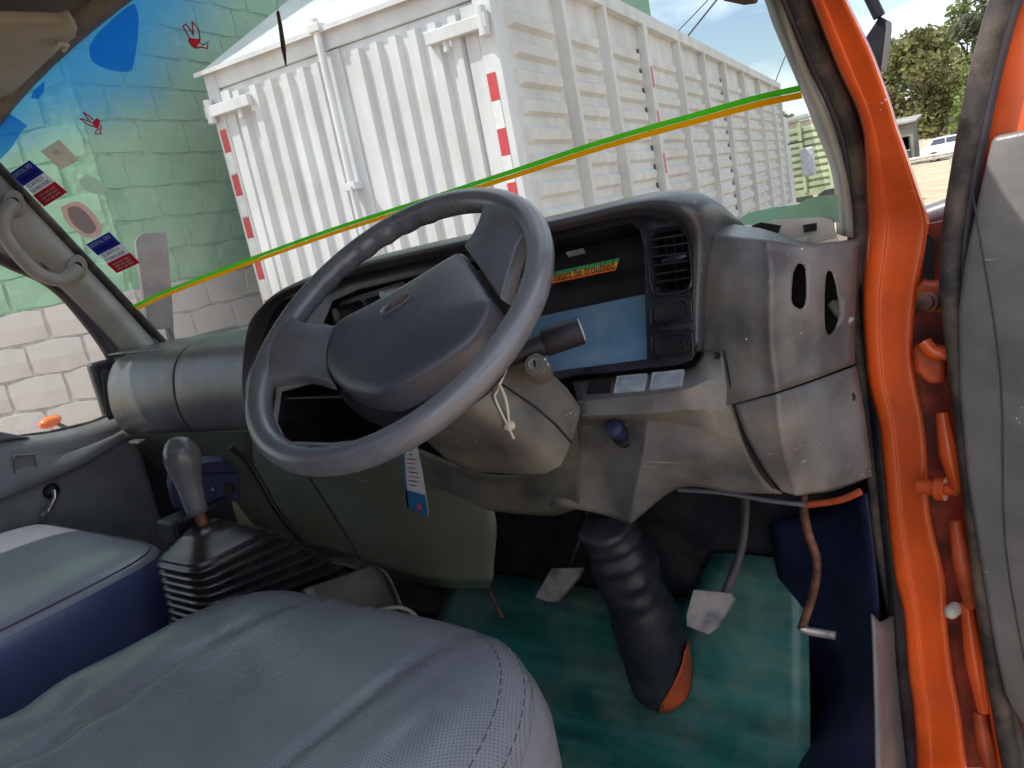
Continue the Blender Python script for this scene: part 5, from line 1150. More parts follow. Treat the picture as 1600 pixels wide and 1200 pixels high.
# right block with two slots cut through
blk = surf('end_block', tighten(T['block'], (1,), (2,), .75), m_dash, db, n=5, m=5, solid=.004)
sk = surf('lower_skirt', tighten(T['skirt'], (3,), (1,), .75), m_dash, db, n=6, m=6, solid=.004)
bpy.context.view_layer.update()
for nm in ('slot1', 'slot2'):
    P = [V3(p) for p in T[nm]]
    ray_ = V3((-.19, .98, -.08)).normalized()
    v, f = prism_vf([p - ray_ * .12 for p in crom(P + [P[0]], 3)[:-1]], ray_ * .30)
    cut(blk, v, f)
    d_ = [V3((p.x * 1.12, p.y * 1.12, 2 + (p.z - 2) * 1.12)) for p in P]
    cc = sum(d_, V3()) / len(d_)
    plate('slot_backing', [cc + (p - cc) * 1.9 for p in d_], m_void, db, thick=.002)
tube('slot_bracket', [V3(T['slot2'][6]) + V3((-.01, .10, .0)), V3(T['slot2'][6]) + V3((.0, .085, -.01)), V3(T['slot2'][5]) + V3((.012, .085, .0))], .007, m_trim, db, 8)
sc_ = V3(T['skirt'][1][3])
dome('screw', disc_out(sc_ + V3((-.012, -.012, .022)), (-.4, -.9, .1), .0075, 12), [(1, 0), (.85, .003), (.3, .001)], V3((-.4, -.9, .1)), m_black, db)
# defroster opening with its cracked tan frame
df = [V3(p) for p in T['defrost_frame']]
dfr = plate('defroster_frame', df, m_tan, db, thick=.006, bevel=.001)
plate('defroster_gap', [V3(p) + V3((0, -.004, 0)) for p in T['defrost_hole1']], m_void, dfr, thick=.002)
plate('defroster_gap', [V3(p) + V3((0, -.004, 0)) for p in T['defrost_hole2']], m_void, dfr, thick=.002)
tube('loose_duct', [df[5] + V3((-.002, -.03, -.004)), df[4] + V3((.01, -.03, .006))], .009, m_trim, dfr, 12)
# knee panel
surf('knee_panel', tighten(T['knee'], (1, 2, 3), (2, 4), .84), m_dash, db, n=4, m=4, solid=.004)
kg = T['knee']
dome('screw', disc_out(V3(kg[0][5]) + V3((-.006, -.003, -.006)), (0, -1, .2), .005, 12), [(1, 0), (.85, .002), (.3, .0)], V3((0, -1, .2)), m_void, db)
tube('panel_gap', [V3(p) + V3((.004, -.0015, 0)) for p in (kg[0][5], kg[1][5], kg[2][5], kg[3][5], kg[4][5], kg[5][5])], .0022, m_void, db, 6, smoothn=4)
tube('panel_gap', [V3(p) + V3((.001, -.004, 0)) for p in T['hood'][0][13:16]], .002, m_void, db, 6)
surf('column_surround', T['surround'], m_shroud, db, n=5, m=5, solid=.004)
sn = newell([V3(p) for p in T['sw2']])
if sn.y > 0: sn = -sn
plate('empty_switch_hole', [V3(p) + sn * .0042 for p in T['sw1']], m_void, db, thick=.001)
m_swg = M('switch_face', (.38, .42, .45), .35, var=.12, scale=30, dust=(.55, .58, .6), dust_amt=.5, dscale=30)
for nm in ('sw2', 'sw3'):
    dome('rocker_switch', [V3(p) + sn * .0035 for p in T[nm]], [(1.04, -.003), (1.04, .002), (.95, .003), (.92, .0015), (.85, .002), (.4, .0015)], sn, m_swg, db)
# choke knob
k0, k1 = V3(T['knob'][0]), V3(T['knob'][1])
d = (k1 - k0).normalized()
kn = tube('choke_bezel', [k0 - d * .005, k0 + d * .006, k0 + d * .008], [.017, .017, .011], m_black, db, 20)
tube('choke_knob', [k0 + d * .004, k0 + d * .022, k0 + d * .023, k0 + d * .046, k0 + d * .048], [.009, .009, .0125, .0125, .010], M('knurled_knob', (.02, .03, .09), .35, bump=.6, bscale=700), kn, 20)
# cable loop and pipe under the dash
tube('cable_loop', T['loop'][:4], .0035, M('grey_cable', (.12, .12, .14), .5), db, 8, smoothn=4)
tube('pipe_end', [T['loop'][3], T['loop'][4], T['loop'][5]], .0048, m_orange_d, db, 8, smoothn=4)

# ================================================================== steering wheel
SC = V3((-.649, .653, 1.909)); TAU = R(53)
sN = V3((0, -math.cos(TAU), math.sin(TAU))); sA = V3((1, 0, 0)); sB = V3((0, math.sin(TAU), math.cos(TAU)))
def sw(u, v_, w=0): return SC + sA * u + sB * v_ + sN * w
stw = empty('steering_wheel', sw(0, 0, -.25), 'grey two-spoke steering wheel with a wide padded horn cover', 'steering wheel')
v, f = [], []
K, Q = 120, 18
for i in range(K):
    th = 2 * math.pi * i / K
    for j in range(Q):
        ph = 2 * math.pi * j / Q
        inner = max(0, -math.cos(ph))
        dg = math.degrees(th)
        g = 1.0
        if 95 < dg < 165: g = 1 + .16 * inner * math.sin(math.radians((dg - 95) / 70 * 180)) ** .3 * math.sin(math.radians(dg * 36))
        rr = .0158 * g
        rad = .1990 + rr * math.cos(ph)
        v.append(sw(rad * math.cos(th), rad * math.sin(th), rr * 1.05 * math.sin(ph)))
for i in range(K):
    for j in range(Q): f.append((i * Q + j, ((i + 1) % K) * Q + j, ((i + 1) % K) * Q + (j + 1) % Q, i * Q + (j + 1) % Q))
mesh('rim', v, f, m_wheel, stw, smooth=True)
pad = [(-.105, -.03), (-.117, .002), (-.110, .018), (-.067, .040), (-.029, .062), (.007, .087), (.038, .108), (.048, .111), (.058, .104), (.092, .067), (.125, .032), (.137, .018), (.139, .0), (.137, -.028), (.118, -.053), (.094, -.073), (.070, -.091), (.042, -.106), (.012, -.105), (-.029, -.095), (-.067, -.075), (-.092, -.052)]
pd = dome('horn_pad', [sw(a, b, -.03) for a, b in pad], [(.97, -.035), (1.0, -.004), (1.0, .012), (.985, .019), (.955, .0225), (.85, .026), (.6, .030), (.3, .032)], sN, m_pad, stw, sm=3, auto=60)
em = [(-.021, .009), (-.019, .018), (-.006, .029), (.008, .036), (.014, .032), (.013, .026), (.001, .015), (-.013, .005)]
dome('emblem_recess', [sw(a, b, .0030) for a, b in em], [(1.12, -.003), (1.1, .0012), (1.0, .0014), (.92, -.0012), (.8, -.0015)], sN, m_wheel, pd, sm=3)
for k in range(3):
    a0 = V3((-.012 + .0085 * k, .016 + .0055 * k, 0))
    tube('emblem_mark', [sw(a0.x - .003, a0.y - .003, .003), sw(a0.x + .003, a0.y + .005, .003)], .0012, m_rust, pd, 6)
base = [(-.095, -.045), (-.115, .0), (-.105, .012), (.045, .102), (.055, .098), (.13, .02), (.132, -.03), (.09, -.078), (.035, -.112), (-.035, -.1), (-.075, -.078)]
dome('hub_base', [sw(a, b, -.05) for a, b in base], [(.8, -.05), (1.0, -.02), (1.02, .006), (.9, .008)], sN, m_black, stw, sm=3)
def spoke(rows, name):
    v, f = surf_vf([[sw(*p) for p in r] for r in rows], 5, 5, SC + sN * 2)
    o = mesh(name, v, f, m_wheel, stw, smooth=True, solid=.022)
    b = o.modifiers.new('edge', 'BEVEL'); b.width = .004; b.segments = 3; b.limit_method = 'ANGLE'; b.angle_limit = R(50)
spoke([[(-.196, .030, .010), (-.175, .013, .006), (-.145, .011, -.004), (-.112, .013, -.014)],
       [(-.206, -.005, .013), (-.180, -.012, .012), (-.145, -.015, .003), (-.110, -.013, -.010)],
       [(-.202, -.045, .013), (-.172, -.046, .010), (-.135, -.045, .0), (-.098, -.043, -.012)],
       [(-.180, -.092, .008), (-.152, -.083, .002), (-.118, -.074, -.006), (-.070, -.077, -.016)]], 'spoke')
spoke([[(.060, .196, .010), (.064, .172, .006), (.058, .148, -.004), (.044, .124, -.012)],
       [(.098, .180, .014), (.094, .155, .010), (.085, .128, .0), (.068, .100, -.010)],
       [(.130, .156, .014), (.122, .128, .008), (.112, .102, -.002), (.098, .070, -.012)],
       [(.158, .118, .008), (.146, .092, .002), (.142, .062, -.006), (.140, .026, -.016)]], 'spoke')
# column cover, lock, stalks, string
stc = empty('steering_column', (-.62, 1.16, 1.06), 'grey steering column cover with rubber boot running down to the floor', 'steering column')
v, f = [], []
secs = [(-.075, .050, .048, 0), (-.10, .064, .056, .0), (-.13, .076, .062, .0), (-.17, .088, .064, .0), (-.21, .092, .064, .0), (-.25, .088, .060, .0)]
K = 28
for w, hx_, hy_, ob_ in secs:
    for k in range(K):
        th = 2 * math.pi * k / K
        cx, cy = math.cos(th), math.sin(th)
        q = (abs(cx) ** 5.5 + abs(cy) ** 5.5) ** (-1 / 5.5)
        v.append(sw(.012 + (-w - .075) * .14 + hx_ * cx * q, ob_ + hy_ * cy * q, w))
for i in range(len(secs) - 1):
    for k in range(K): f.append((i * K + k, i * K + (k + 1) % K, (i + 1) * K + (k + 1) % K, (i + 1) * K + k))
f.append(tuple(range(K)))
cv_ = mesh('column_cover', v, [tuple(reversed(q)) for q in f], m_shroud, stc, auto=55)
tube('cover_joint', [sw(.012 + (-w - .075) * .14 + hx_ * 1.0 + .001, ob_ - .01, w) for w, hx_, hy_, ob_ in secs[1:]], .0015, m_void, cv_, 6)
sk_ = [V3(p) for p in T['stalk']]
st_ = tube('stalk', [sk_[0], sk_[1], sk_[2]], [.011, .0115, .0145], m_black, stc, 14)
dirs = (sk_[3] - sk_[2]).normalized()
tube('stalk_grip', [sk_[2], sk_[2] + dirs * .002, sk_[3] - dirs * .003, sk_[3]], [.0155, .017, .0175, .0165], m_black, st_, 18)
dome('stalk_cap', disc_out(sk_[3], dirs, .015, 18), [(1, 0), (.9, .0015), (.5, .002)], dirs, m_pgrey, st_)
kp = V3(T['key'][0]); kn_ = V3((.35, -.75, .45)).normalized()
lk = tube('ignition_lock', [kp - kn_ * .03, kp + kn_ * .003, kp + kn_ * .006], [.0155, .015, .013], m_shroud, stc, 20)
dome('lock_face', disc_out(kp + kn_ * .0062, kn_, .0095, 18), [(1, 0), (.92, .0015), (.7, .0005)], kn_, m_glove, lk)
box('key_slot', kp + kn_ * .0075, (.002, .002, .010), m_void, lk)
p0 = V3((-.565, .76, 1.80))
sg = [kp + V3((-.045, -.02, .03)), kp + V3((-.04, -.03, .0)), kp + V3((-.030, -.032, -.03)), kp + V3((-.034, -.03, -.065))]
stg = tube('knotted_string', sg, .0018, m_string, None, 6, smoothn=4)
tag(stg, 'frayed white string knotted on the steering column beside the lock', 'string')
tube('string_tail', [sg[0] + V3((.02, 0, -.02)), sg[1] + V3((.0, -.002, -.02)), sg[2] + V3((-.012, -.004, .0)), sg[3] + V3((.006, -.004, -.015))], .0016, m_string, stg, 6, smoothn=4)
dome('string_knot', disc_out(sg[3], (0, -1, 0), .006, 10), [(1, -.004), (1, .0), (.7, .006), (.3, .007)], V3((0, -1, 0)), m_string, stg)
# steering shaft boot
bt = [V3(p) for p in T['boot']]
bpath = crom(bt, 14)
nbp = len(bpath)
brad = []
for i in range(nbp):
    t = i / (nbp - 1)
    r = .046 + .016 * min(1, t / .55) - .006 * max(0, (t - .6) / .4)
    if t < .42: r += .003 * math.sin(t * 75) + .002 * math.sin(t * 31)
    if t > .86: r *= math.sqrt(max(.02, 1 - ((t - .86) / .145) ** 2))
    brad.append(r)
bv, bf = tube_vf(bpath, brad, 28)
bv = [p + V3((noise.noise(p * 30), noise.noise(p * 30 + V3((5, 0, 0))), 0)) * (.0065 if p.z > 1.32 else .0025) for p in bv]
mesh('rubber_boot', bv, bf, m_blackrub, stc, smooth=True)
# orange overspray strip down its near right flank
ov, of = [], []
camdir = V3((.55, -.83, .05))
i0 = int(nbp * .62)
sel = range(i0, nbp - 1)
for i in sel:
    t = (i - i0) / (nbp - 2 - i0)
    c = bpath[i]
    base = R(8) - R(80) * t ** 1.2
    wd = R(7) + R(26) * math.sin(math.pi * min(1, t * .9 + .08))
    for k in range(7):
        a = base - wd + 2 * wd * k / 6
        ov.append(c + V3((math.cos(a), math.sin(a) * .9, 0)) * (brad[i] + .004) + V3((0, 0, .012 * math.sin(a))))
n_ = len(list(sel))
for i in range(n_ - 1):
    for k in range(6): of.append((i * 7 + k, i * 7 + k + 1, (i + 1) * 7 + k + 1, (i + 1) * 7 + k))
mesh('orange_overspray', ov, of, m_orange_d, stc, smooth=True, solid=.001)

# ================================================================== pedals
def pad_of(name, label, pts, arm, mat, armmat, tread):
    P = [V3(p) for p in pts]
    root = empty(name, V3(arm[0]), label, 'pedal')
    n_ = V3((0, -.80, .60))
    c = sum(P, V3()) / len(P)
    # tip the pad face back about its middle
    P = [p + V3((0, -(p.z - c.z) * -.55, 0)) for p in P]
    n_ = newell(P)
    if n_.y > 0: n_ = -n_
    pd_ = dome('pad', P, [(.97, -.010), (1, -.006), (1, .0), (.96, .002), (.6, .002)], n_, mat, root)
    for k in range(tread):
        t = (k + 1) / (tread + 1)
        a = P[0].lerp(P[-1], t) + n_ * .0025; b = P[1].lerp(P[3], t) + n_ * .0025
        tube('tread', [a.lerp(b, .1), a.lerp(b, .9)], .0012, mat, pd_, 6)
    tube('arm', arm, .0042, armmat, root, 8, flat=1.7, smoothn=4)
    return root
ba = [V3(p) for p in T['brake_arm']]; bpd = [V3(p) for p in T['brake_pad']]
pad_of('brake_pedal', 'worn bright metal brake pedal on a dark arm right of the column boot', bpd, [ba[0] + V3((0, .14, .03)), ba[0] + V3((0, .08, 0)), ba[1] + V3((0, .05, 0)), ba[2] + V3((0, .03, 0)), bpd[1].lerp(bpd[3], .4) + V3((-.01, .012, 0))], m_steel, M('dark_arm', (.06, .045, .05), .5, var=.3), 0)
ca = [V3(p) for p in T['clutch_arm']]; cpd = [V3(p) for p in T['clutch_pad']]
pad_of('clutch_pedal', 'dark metal clutch pedal left of the column boot', cpd, [ca[2] + V3((0, .1, .08)), ca[2] + V3((0, .05, .0)), ca[1] + V3((0, .03, 0)), cpd[0].lerp(cpd[3], .5) + V3((.01, .012, 0))], m_steel, m_black, 0)
ac = empty('accelerator_pedal', T['accel'][0], 'bent rusty accelerator rod with a bare steel foot against the navy lining', 'pedal')
aw = [V3(p) for p in T['accel']]
tube('rod', [aw[0] + V3((0, .05, .06))] + aw[:6], .0062, m_rust, ac, 10, smoothn=4)
tube('foot_rod', [aw[5] + V3((0, -.001, .002)), aw[6], aw[7]], .0062, m_steel, ac, 10)
rd = T['rod']
tag(tube('rusty_rod', [V3(rd[0]) + V3((0, .03, .05)), rd[0], rd[1]], .004, m_rust, None, 8), 'thin rusty rod poking down below the centre console', 'rod')
# floor mat, turned up against the toe board
def mat_z(x, y):
    t = max(0, min(1, (y - 1.04) / .24)); k = max(0, min(1, (x + .66) / .1))
    return 1.052 + (.13 + .12 * k * k * (3 - 2 * k)) * t * t * (1.2 - .2 * t)
v, f = [], []
NY, NX = 44, 24
for i in range(NY + 1):
    y = -.30 + 1.585 * i / NY
    xr = -.345 - .12 * max(0, y - .95) + .008 * math.sin(y * 9)
    for j in range(NX + 1):
        x = -1.25 + (xr + 1.25) * j / NX
        v.append(V3((x, y, mat_z(x, y) + .0018 * noise.noise((x * 6, y * 6, 0)) + .004 * max(0, noise.noise((x * 2.5, y * 3, 4))))))
for i in range(NY):
    for j in range(NX): f.append((i * (NX + 1) + j, i * (NX + 1) + j + 1, (i + 1) * (NX + 1) + j + 1, (i + 1) * (NX + 1) + j))
fm = mesh('floor_mat', v, f, m_mat, None, smooth=True, solid=.003)
tag(fm, 'dusty green vinyl floor mat under the pedals', 'floor mat')

# ================================================================== seats
def perforated(name, col):
    m = M(name, col, .27, spec=.6, var=.12, scale=4, bump=0, dust=tuple(c * 1.35 for c in col), dust_amt=.5, dscale=5)
    t = m.node_tree; N = t.nodes; Lk = t.links; b = N['Principled BSDF']
    tc = N.new('ShaderNodeTexCoord'); sp = N.new('ShaderNodeSeparateXYZ'); Lk.new(tc.outputs['Object'], sp.inputs[0])
    def mth(op, a, b_=None, c=None):
        n = N.new('ShaderNodeMath'); n.operation = op
        for i, q in enumerate((a, b_, c)):
            if q is None: continue
            if isinstance(q, (int, float)): n.inputs[i].default_value = q
            else: Lk.new(q, n.inputs[i])
        return n.outputs[0]
    S_ = 1 / .0040
    x = mth('MULTIPLY', sp.outputs['X'], S_)
    y0 = mth('MULTIPLY', sp.outputs['Y'], S_ * 1.15)
    row = mth('FLOOR', y0)
    off = mth('MULTIPLY', mth('MODULO', row, 2.0), .5)
    fx = mth('SUBTRACT', mth('FRACT', mth('ADD', x, off)), .5); fy = mth('SUBTRACT', mth('FRACT', y0), .5)
    d = mth('SQRT', mth('ADD', mth('MULTIPLY', fx, fx), mth('MULTIPLY', fy, fy)))
    hole = N.new('ShaderNodeMapRange'); hole.inputs[1].default_value = .14; hole.inputs[2].default_value = .24; hole.inputs[3].default_value = 1; hole.inputs[4].default_value = 0
    Lk.new(d, hole.inputs[0])
    old = b.inputs['Base Color'].links[0].from_socket
    mx = N.new('ShaderNodeMixRGB'); mx.inputs[2].default_value = (.02, .022, .035, 1)
    fac = mth('MULTIPLY', hole.outputs[0], .75)
    Lk.new(fac, mx.inputs[0]); Lk.new(old, mx.inputs[1]); Lk.new(mx.outputs[0], b.inputs['Base Color'])
    nb = N.new('ShaderNodeTexNoise'); nb.inputs['Scale'].default_value = 600; Lk.new(tc.outputs['Object'], nb.inputs['Vector'])
    hh = mth('SUBTRACT', mth('MULTIPLY', nb.outputs['Fac'], .25), hole.outputs[0])
    bp_ = N.new('ShaderNodeBump'); bp_.inputs['Strength'].default_value = .35; bp_.inputs['Distance'].default_value = .001; Lk.new(hh, bp_.inputs['Height']); Lk.new(bp_.outputs[0], b.inputs['Normal'])
    return m
m_perf = perforated('perforated_leatherette', (.225, .245, .278))
m_side = M('plain_leatherette', (.24, .25, .275), .32, var=.08, bump=.12, bscale=600)
m_thread = M('dark_thread', (.06, .06, .08), .8)
ds = empty('driver_seat', (-.73, .2, 1.06), 'blue grey perforated driver seat with stitched borders and creases', 'seat')
SX, SY, AX, AY = -.782, .205, .345, .478
def seat_z(x, y):
    u, w = (x - SX) / AX, (y - SY) / AY
    z = 1.537 - .010 * max(0, u)
    z -= .035 * max(0, u) ** 2 * 0 + .0
    z += .012 * math.exp(-((abs(u) - .72) / .22) ** 2)
    z -= .018 * math.exp(-((u) / .5) ** 2) * (1 - max(0, w)) 
    # welts where the centre panel meets the bolsters
    for us, amp in ((.42, .0045), (-.45, .0045)):
        q = u - us - .10 * (w - .3)
        z -= amp * math.exp(-(q / .022) ** 2)
        z += .002 * math.exp(-((q - .07) / .05) ** 2)
    # pulled creases fanning out from the left buttoned point
    cx, cy = -.985, .30
    dx, dy = x - cx, y - cy
    r = math.hypot(dx, dy) + 1e-5; a = math.atan2(dy, dx)
    z -= .010 * math.exp(-(r / .06) ** 2)
    z += .0035 * math.sin(a * 5 + 1.0) * math.exp(-((r - .10) / .10) ** 2)
    z += .003 * noise.noise((x * 7, y * 7, .3))
    return z
rings = [0, .12, .24, .36, .48, .6, .7, .78, .85, .9, .94, .97, .99, 1.0]
K = 140
def sup(th, p=None):
    c, s = math.cos(th), math.sin(th)
    if p is None: p = 3.9 - .9 * c
    q = (abs(c) ** p + abs(s) ** p) ** (-1 / p)
    return c * q, s * q
def cushion_point(r, th):
    a, b = sup(th)
    x, y = SX + AX * a * r, SY + AY * b * r
    drop = .075 * (1 - math.sqrt(max(0, 1 - r ** 5.5)))
    return V3((x, y, seat_z(x, y) - drop * 1.0))
v, f = [], []
NR = 60
rl = [1 - (1 - i / NR) ** 1.35 for i in range(1, NR + 1)]
v.append(cushion_point(0, 0))
for r in rl:
    for k in range(K): v.append(cushion_point(r, 2 * math.pi * k / K))
for k in range(K): f.append((0, 1 + k, 1 + (k + 1) % K))
for i in range(NR - 1):
    for k in range(K):
        f.append((1 + i * K + k, 1 + (i + 1) * K + k, 1 + (i + 1) * K + (k + 1) % K, 1 + i * K + (k + 1) % K))
mesh('cushion_top', v, f, m_perf, ds, smooth=True)
v, f = [], []
for j, (gx, dz) in enumerate(((1.0, 0.002), (1.02, -.02), (1.035, -.05), (1.035, -.10), (1.02, -.16), (.97, -.20))):
    for k in range(K):
        th = 2 * math.pi * k / K
        p = cushion_point(1.0, th)
        a, b = sup(th)
        v.append(V3((SX + AX * a * gx, SY + AY * b * gx, p.z + dz)))
for j in range(5):
    for k in range(K): f.append((j * K + k, (j + 1) * K + k, (j + 1) * K + (k + 1) % K, j * K + (k + 1) % K))
mesh('cushion_side', v, f, m_side, ds, smooth=True)
for rr_ in (.935, .985):
    for k in range(60):
        th = R(-62 + 122 * k / 60); th2 = R(-62 + 122 * (k + .62) / 60)
        a, b = cushion_point(rr_, th), cushion_point(rr_, th2)
        if k == 0: SV, SF = [], []
        vv, ff = tube_vf([a + V3((0, 0, .0006)), b + V3((0, 0, .0003))], .00055, 5)
        o = len(SV); SV += vv; SF += [tuple(i + o for i in q) for q in ff]
    so = mesh('stitching', SV, SF, m_thread, ds); so['kind'] = 'stuff'
box('seat_base', (-.735, .18, 1.18), (.54, .62, .26), m_black, ds, .02)
rails = [V3((-.36, -.1, 1.13)), V3((-.36, .42, 1.13))]
tube('seat_rail', rails, .018, m_side, ds, 10)
# backrest
v, f = surf_vf([[(-1.03, -.30, 1.50), (-.9, -.25, 1.50), (-.735, -.26, 1.50), (-.57, -.25, 1.50), (-.44, -.30, 1.50)],
                [(-1.04, -.36, 1.75), (-.9, -.30, 1.75), (-.735, -.33, 1.75), (-.57, -.30, 1.75), (-.43, -.36, 1.75)],
                [(-.98, -.43, 2.08), (-.87, -.39, 2.10), (-.735, -.40, 2.11), (-.60, -.39, 2.10), (-.49, -.43, 2.08)]], 5, 5, V3((-.7, 3, 1.8)))
mesh('backrest', v, f, m_perf, ds, smooth=True, solid=.11, bevel=.03, seg=4)

ps = empty('passenger_seat', (-1.68, .2, 1.06), 'navy vinyl passenger seat with a pale grey worn top', 'seat')
def rbox_top(name, x0, x1, y0, y1, zt, zb, mat_t, mat_s, par):
    cx, cy, ax, ay = (x0 + x1) / 2, (y0 + y1) / 2, (x1 - x0) / 2, (y1 - y0) / 2
    v, f = [], []
    Kk = 96
    def sp(th): return sup(th, 9)
    rr_ = [.15, .3, .45, .6, .72, .82, .89, .94, .97, .99, 1.0]
    v.append(V3((cx, cy, zt)))
    for r in rr_:
        for k in range(Kk):
            a, b = sp(2 * math.pi * k / Kk)
            x, y = cx + ax * a * r, cy + ay * b * r
            v.append(V3((x, y, zt - .018 * r ** 2 - .02 * (1 - math.sqrt(max(0, 1 - r ** 14))) + .004 * noise.noise((x * 5, y * 5, 1)))))
    for k in range(Kk): f.append((0, 1 + k, 1 + (k + 1) % Kk))
    for i in range(len(rr_) - 1):
        for k in range(Kk): f.append((1 + i * Kk + k, 1 + (i + 1) * Kk + k, 1 + (i + 1) * Kk + (k + 1) % Kk, 1 + i * Kk + (k + 1) % Kk))
    mesh(name + '_top', v, f, mat_t, par, smooth=True)
    v2, f2 = [], []
    lv_ = [(1.0, zt - .038), (1.012, zt - .05), (1.018, zt - .09), (1.012, zb + .05), (.99, zb)]
    for g, z in lv_:
        for k in range(Kk):
            a, b = sp(2 * math.pi * k / Kk)
            v2.append(V3((cx + ax * a * g, cy + ay * b * g, z + .003 * noise.noise((a * 4, b * 4, z * 9)))))
    for i in range(len(lv_) - 1):
        for k in range(Kk): f2.append((i * Kk + k, (i + 1) * Kk + k, (i + 1) * Kk + (k + 1) % Kk, i * Kk + (k + 1) % Kk))
    mesh(name + '_side', v2, f2, mat_s, par, smooth=True)
    pth = [V3((cx + ax * a * .975, cy + ay * b * .975, zt - .0265)) for a, b in [sp(2 * math.pi * k / Kk) for k in range(Kk + 1)]]
    tube('seam', pth, .0016, m_thread, par, 5)
rbox_top('cushion', -1.96, -1.335, -.35, .68, 1.562, 1.27, m_vtop, m_vseat, ps)
box('seat_base', (-1.7, .1, 1.16), (.45, .7, .2), m_black, ps, .02)
v, f = surf_vf([[(-1.95, -.30, 1.50), (-1.7, -.27, 1.50), (-1.38, -.30, 1.50)], [(-1.95, -.36, 1.75), (-1.7, -.33, 1.75), (-1.38, -.36, 1.75)], [(-1.90, -.44, 2.06), (-1.7, -.42, 2.08), (-1.5, -.44, 2.06)]], 5, 5, V3((-1.7, 3, 1.8)))
mesh('backrest', v, f, m_vseat, ps, smooth=True, solid=.10, bevel=.03, seg=4)

# ================================================================== gear lever
m_gear = M('gear_knob_grey', (.12, .124, .133), .22, var=.08, dust=(.3, .28, .25), dust_amt=.3)
gr = empty('gear_lever', (-1.15, .71, 1.38), 'grey gear lever rising from a ribbed black rubber boot', 'gear lever')
gk = [V3(p) for p in T['gear_knob']]
ax_ = crom(gk, 8)
def along(s_):
    acc = 0
    for p, q in zip(ax_, ax_[1:]):
        L_ = (q - p).length
        if acc + L_ >= s_: return p.lerp(q, (s_ - acc) / L_)
        acc += L_
    return ax_[-1]
kprof = [(0, .001), (.0015, .009), (.004, .0145), (.008, .0195), (.014, .0240), (.022, .0272), (.031, .0285), (.041, .0280), (.052, .0258), (.065, .0228), (.08, .0200), (.10, .0182), (.118, .0174), (.128, .0172)]
v, f = tube_vf([along(a_) for a_, r_ in kprof], [r_ for a_, r_ in kprof], 24, up=(1, 0, 0))
mesh('knob', v, f, m_gear, gr, smooth=True)
gs = [V3(p) for p in T['gear_shaft']]
tube('shaft', [gs[0] + V3((0, 0, .01)), gs[1], gs[2]], .009, m_rust, gr, 12)
tube('collar', [gs[1] + V3((0, 0, -.002)), gs[1] + V3((0, .001, -.008))], .019, m_steel, gr, 18)
v, f = [], []
K = 40
NRB = 8
def bring(t, grow):
    """One rounded-rectangle ring of the gaiter: upright at the back, stepping forward and down at the front."""
    hx_ = .062 + .010 * t + grow
    yr, yf = .568 - .008 * t - grow, .705 + .178 * t + grow
    zr = 1.578 - .110 * t
    sl_ = -(.02 + .28 * t)
    out = []
    for k in range(K):
        a, b = sup(2 * math.pi * k / K, 6)
        y = (yr + yf) / 2 + b * (yf - yr) / 2
        out.append(V3((-1.148 + a * hx_, y, zr + sl_ * (y - yr))))
    return out
def tent(s_):
    top = [V3((-1.15 + .021 * math.cos(2 * math.pi * k / K), .634 + .021 * math.sin(2 * math.pi * k / K), 1.612)) for k in range(K)]
    return [p.lerp(q, s_ ** .8) for p, q in zip(top, bring(.02, 0))]
seq = []
for k in range(NRB):
    t0 = .05 + .95 * k / NRB; t1 = .05 + .95 * (k + 1) / NRB; dt = t1 - t0
    seq += [(t0 + dt * .05, -.005), (t0 + dt * .25, .003), (t0 + dt * .45, .006), (t0 + dt * .65, .006), (t0 + dt * .80, .002), (t0 + dt * .95, -.006)]
v += tent(0) + tent(.3) + tent(.65) + tent(.92) + bring(.025, .003)
for t, g_ in seq: v += bring(t, g_)
for i in range(len(seq) + 4):
    for k in range(K): f.append((i * K + k, (i + 1) * K + k, (i + 1) * K + (k + 1) % K, i * K + (k + 1) % K))
f.append(tuple(reversed(range(K))))
mesh('boot', v, [tuple(reversed(q)) for q in f], m_rubber_boot, gr, smooth=True)
v, f = [], []
for t, g_, dz in ((1.0, .002, .004), (1.0, .008, .003), (1.0, .010, -.008), (1.05, .008, -.06), (1.1, .008, -.2)):
    v += [p + V3((0, 0, dz)) for p in bring(t, g_)]
for i in range(4):
    for k in range(K): f.append((i * K + k, (i + 1) * K + k, (i + 1) * K + (k + 1) % K, i * K + (k + 1) % K))
mesh('boot_base', v, [tuple(reversed(q)) for q in f], m_rubber_boot, gr, smooth=True)
surf('console_front', [[(-1.22, .845, 1.43), (-1.14, .862, 1.425), (-1.06, .845, 1.43)], [(-1.23, .885, 1.415), (-1.14, .905, 1.412), (-1.05, .885, 1.415)], [(-1.24, .90, 1.36), (-1.14, .925, 1.36), (-1.04, .90, 1.36)], [(-1.25, .91, 1.2), (-1.14, .94, 1.2), (-1.03, .91, 1.2)]], m_shroud, gr, n=4, m=4, solid=.004, face=V3((-1.1, 2, 1.9)))
surf('console_flank', [[(-1.06, .845, 1.43), (-1.045, .78, 1.45), (-1.04, .70, 1.47)], [(-1.045, .88, 1.41), (-1.03, .79, 1.43), (-1.025, .70, 1.45)], [(-1.035, .90, 1.2), (-1.02, .80, 1.2), (-1.015, .70, 1.2)]], m_shroud, gr, n=4, m=4, solid=.004)
tube('trim_wire', [(-1.03, .83, 1.36), (-1.0, .86, 1.355), (-.985, .88, 1.33), (-.98, .885, 1.29)], .004, m_trim, gr, 8, smoothn=4)

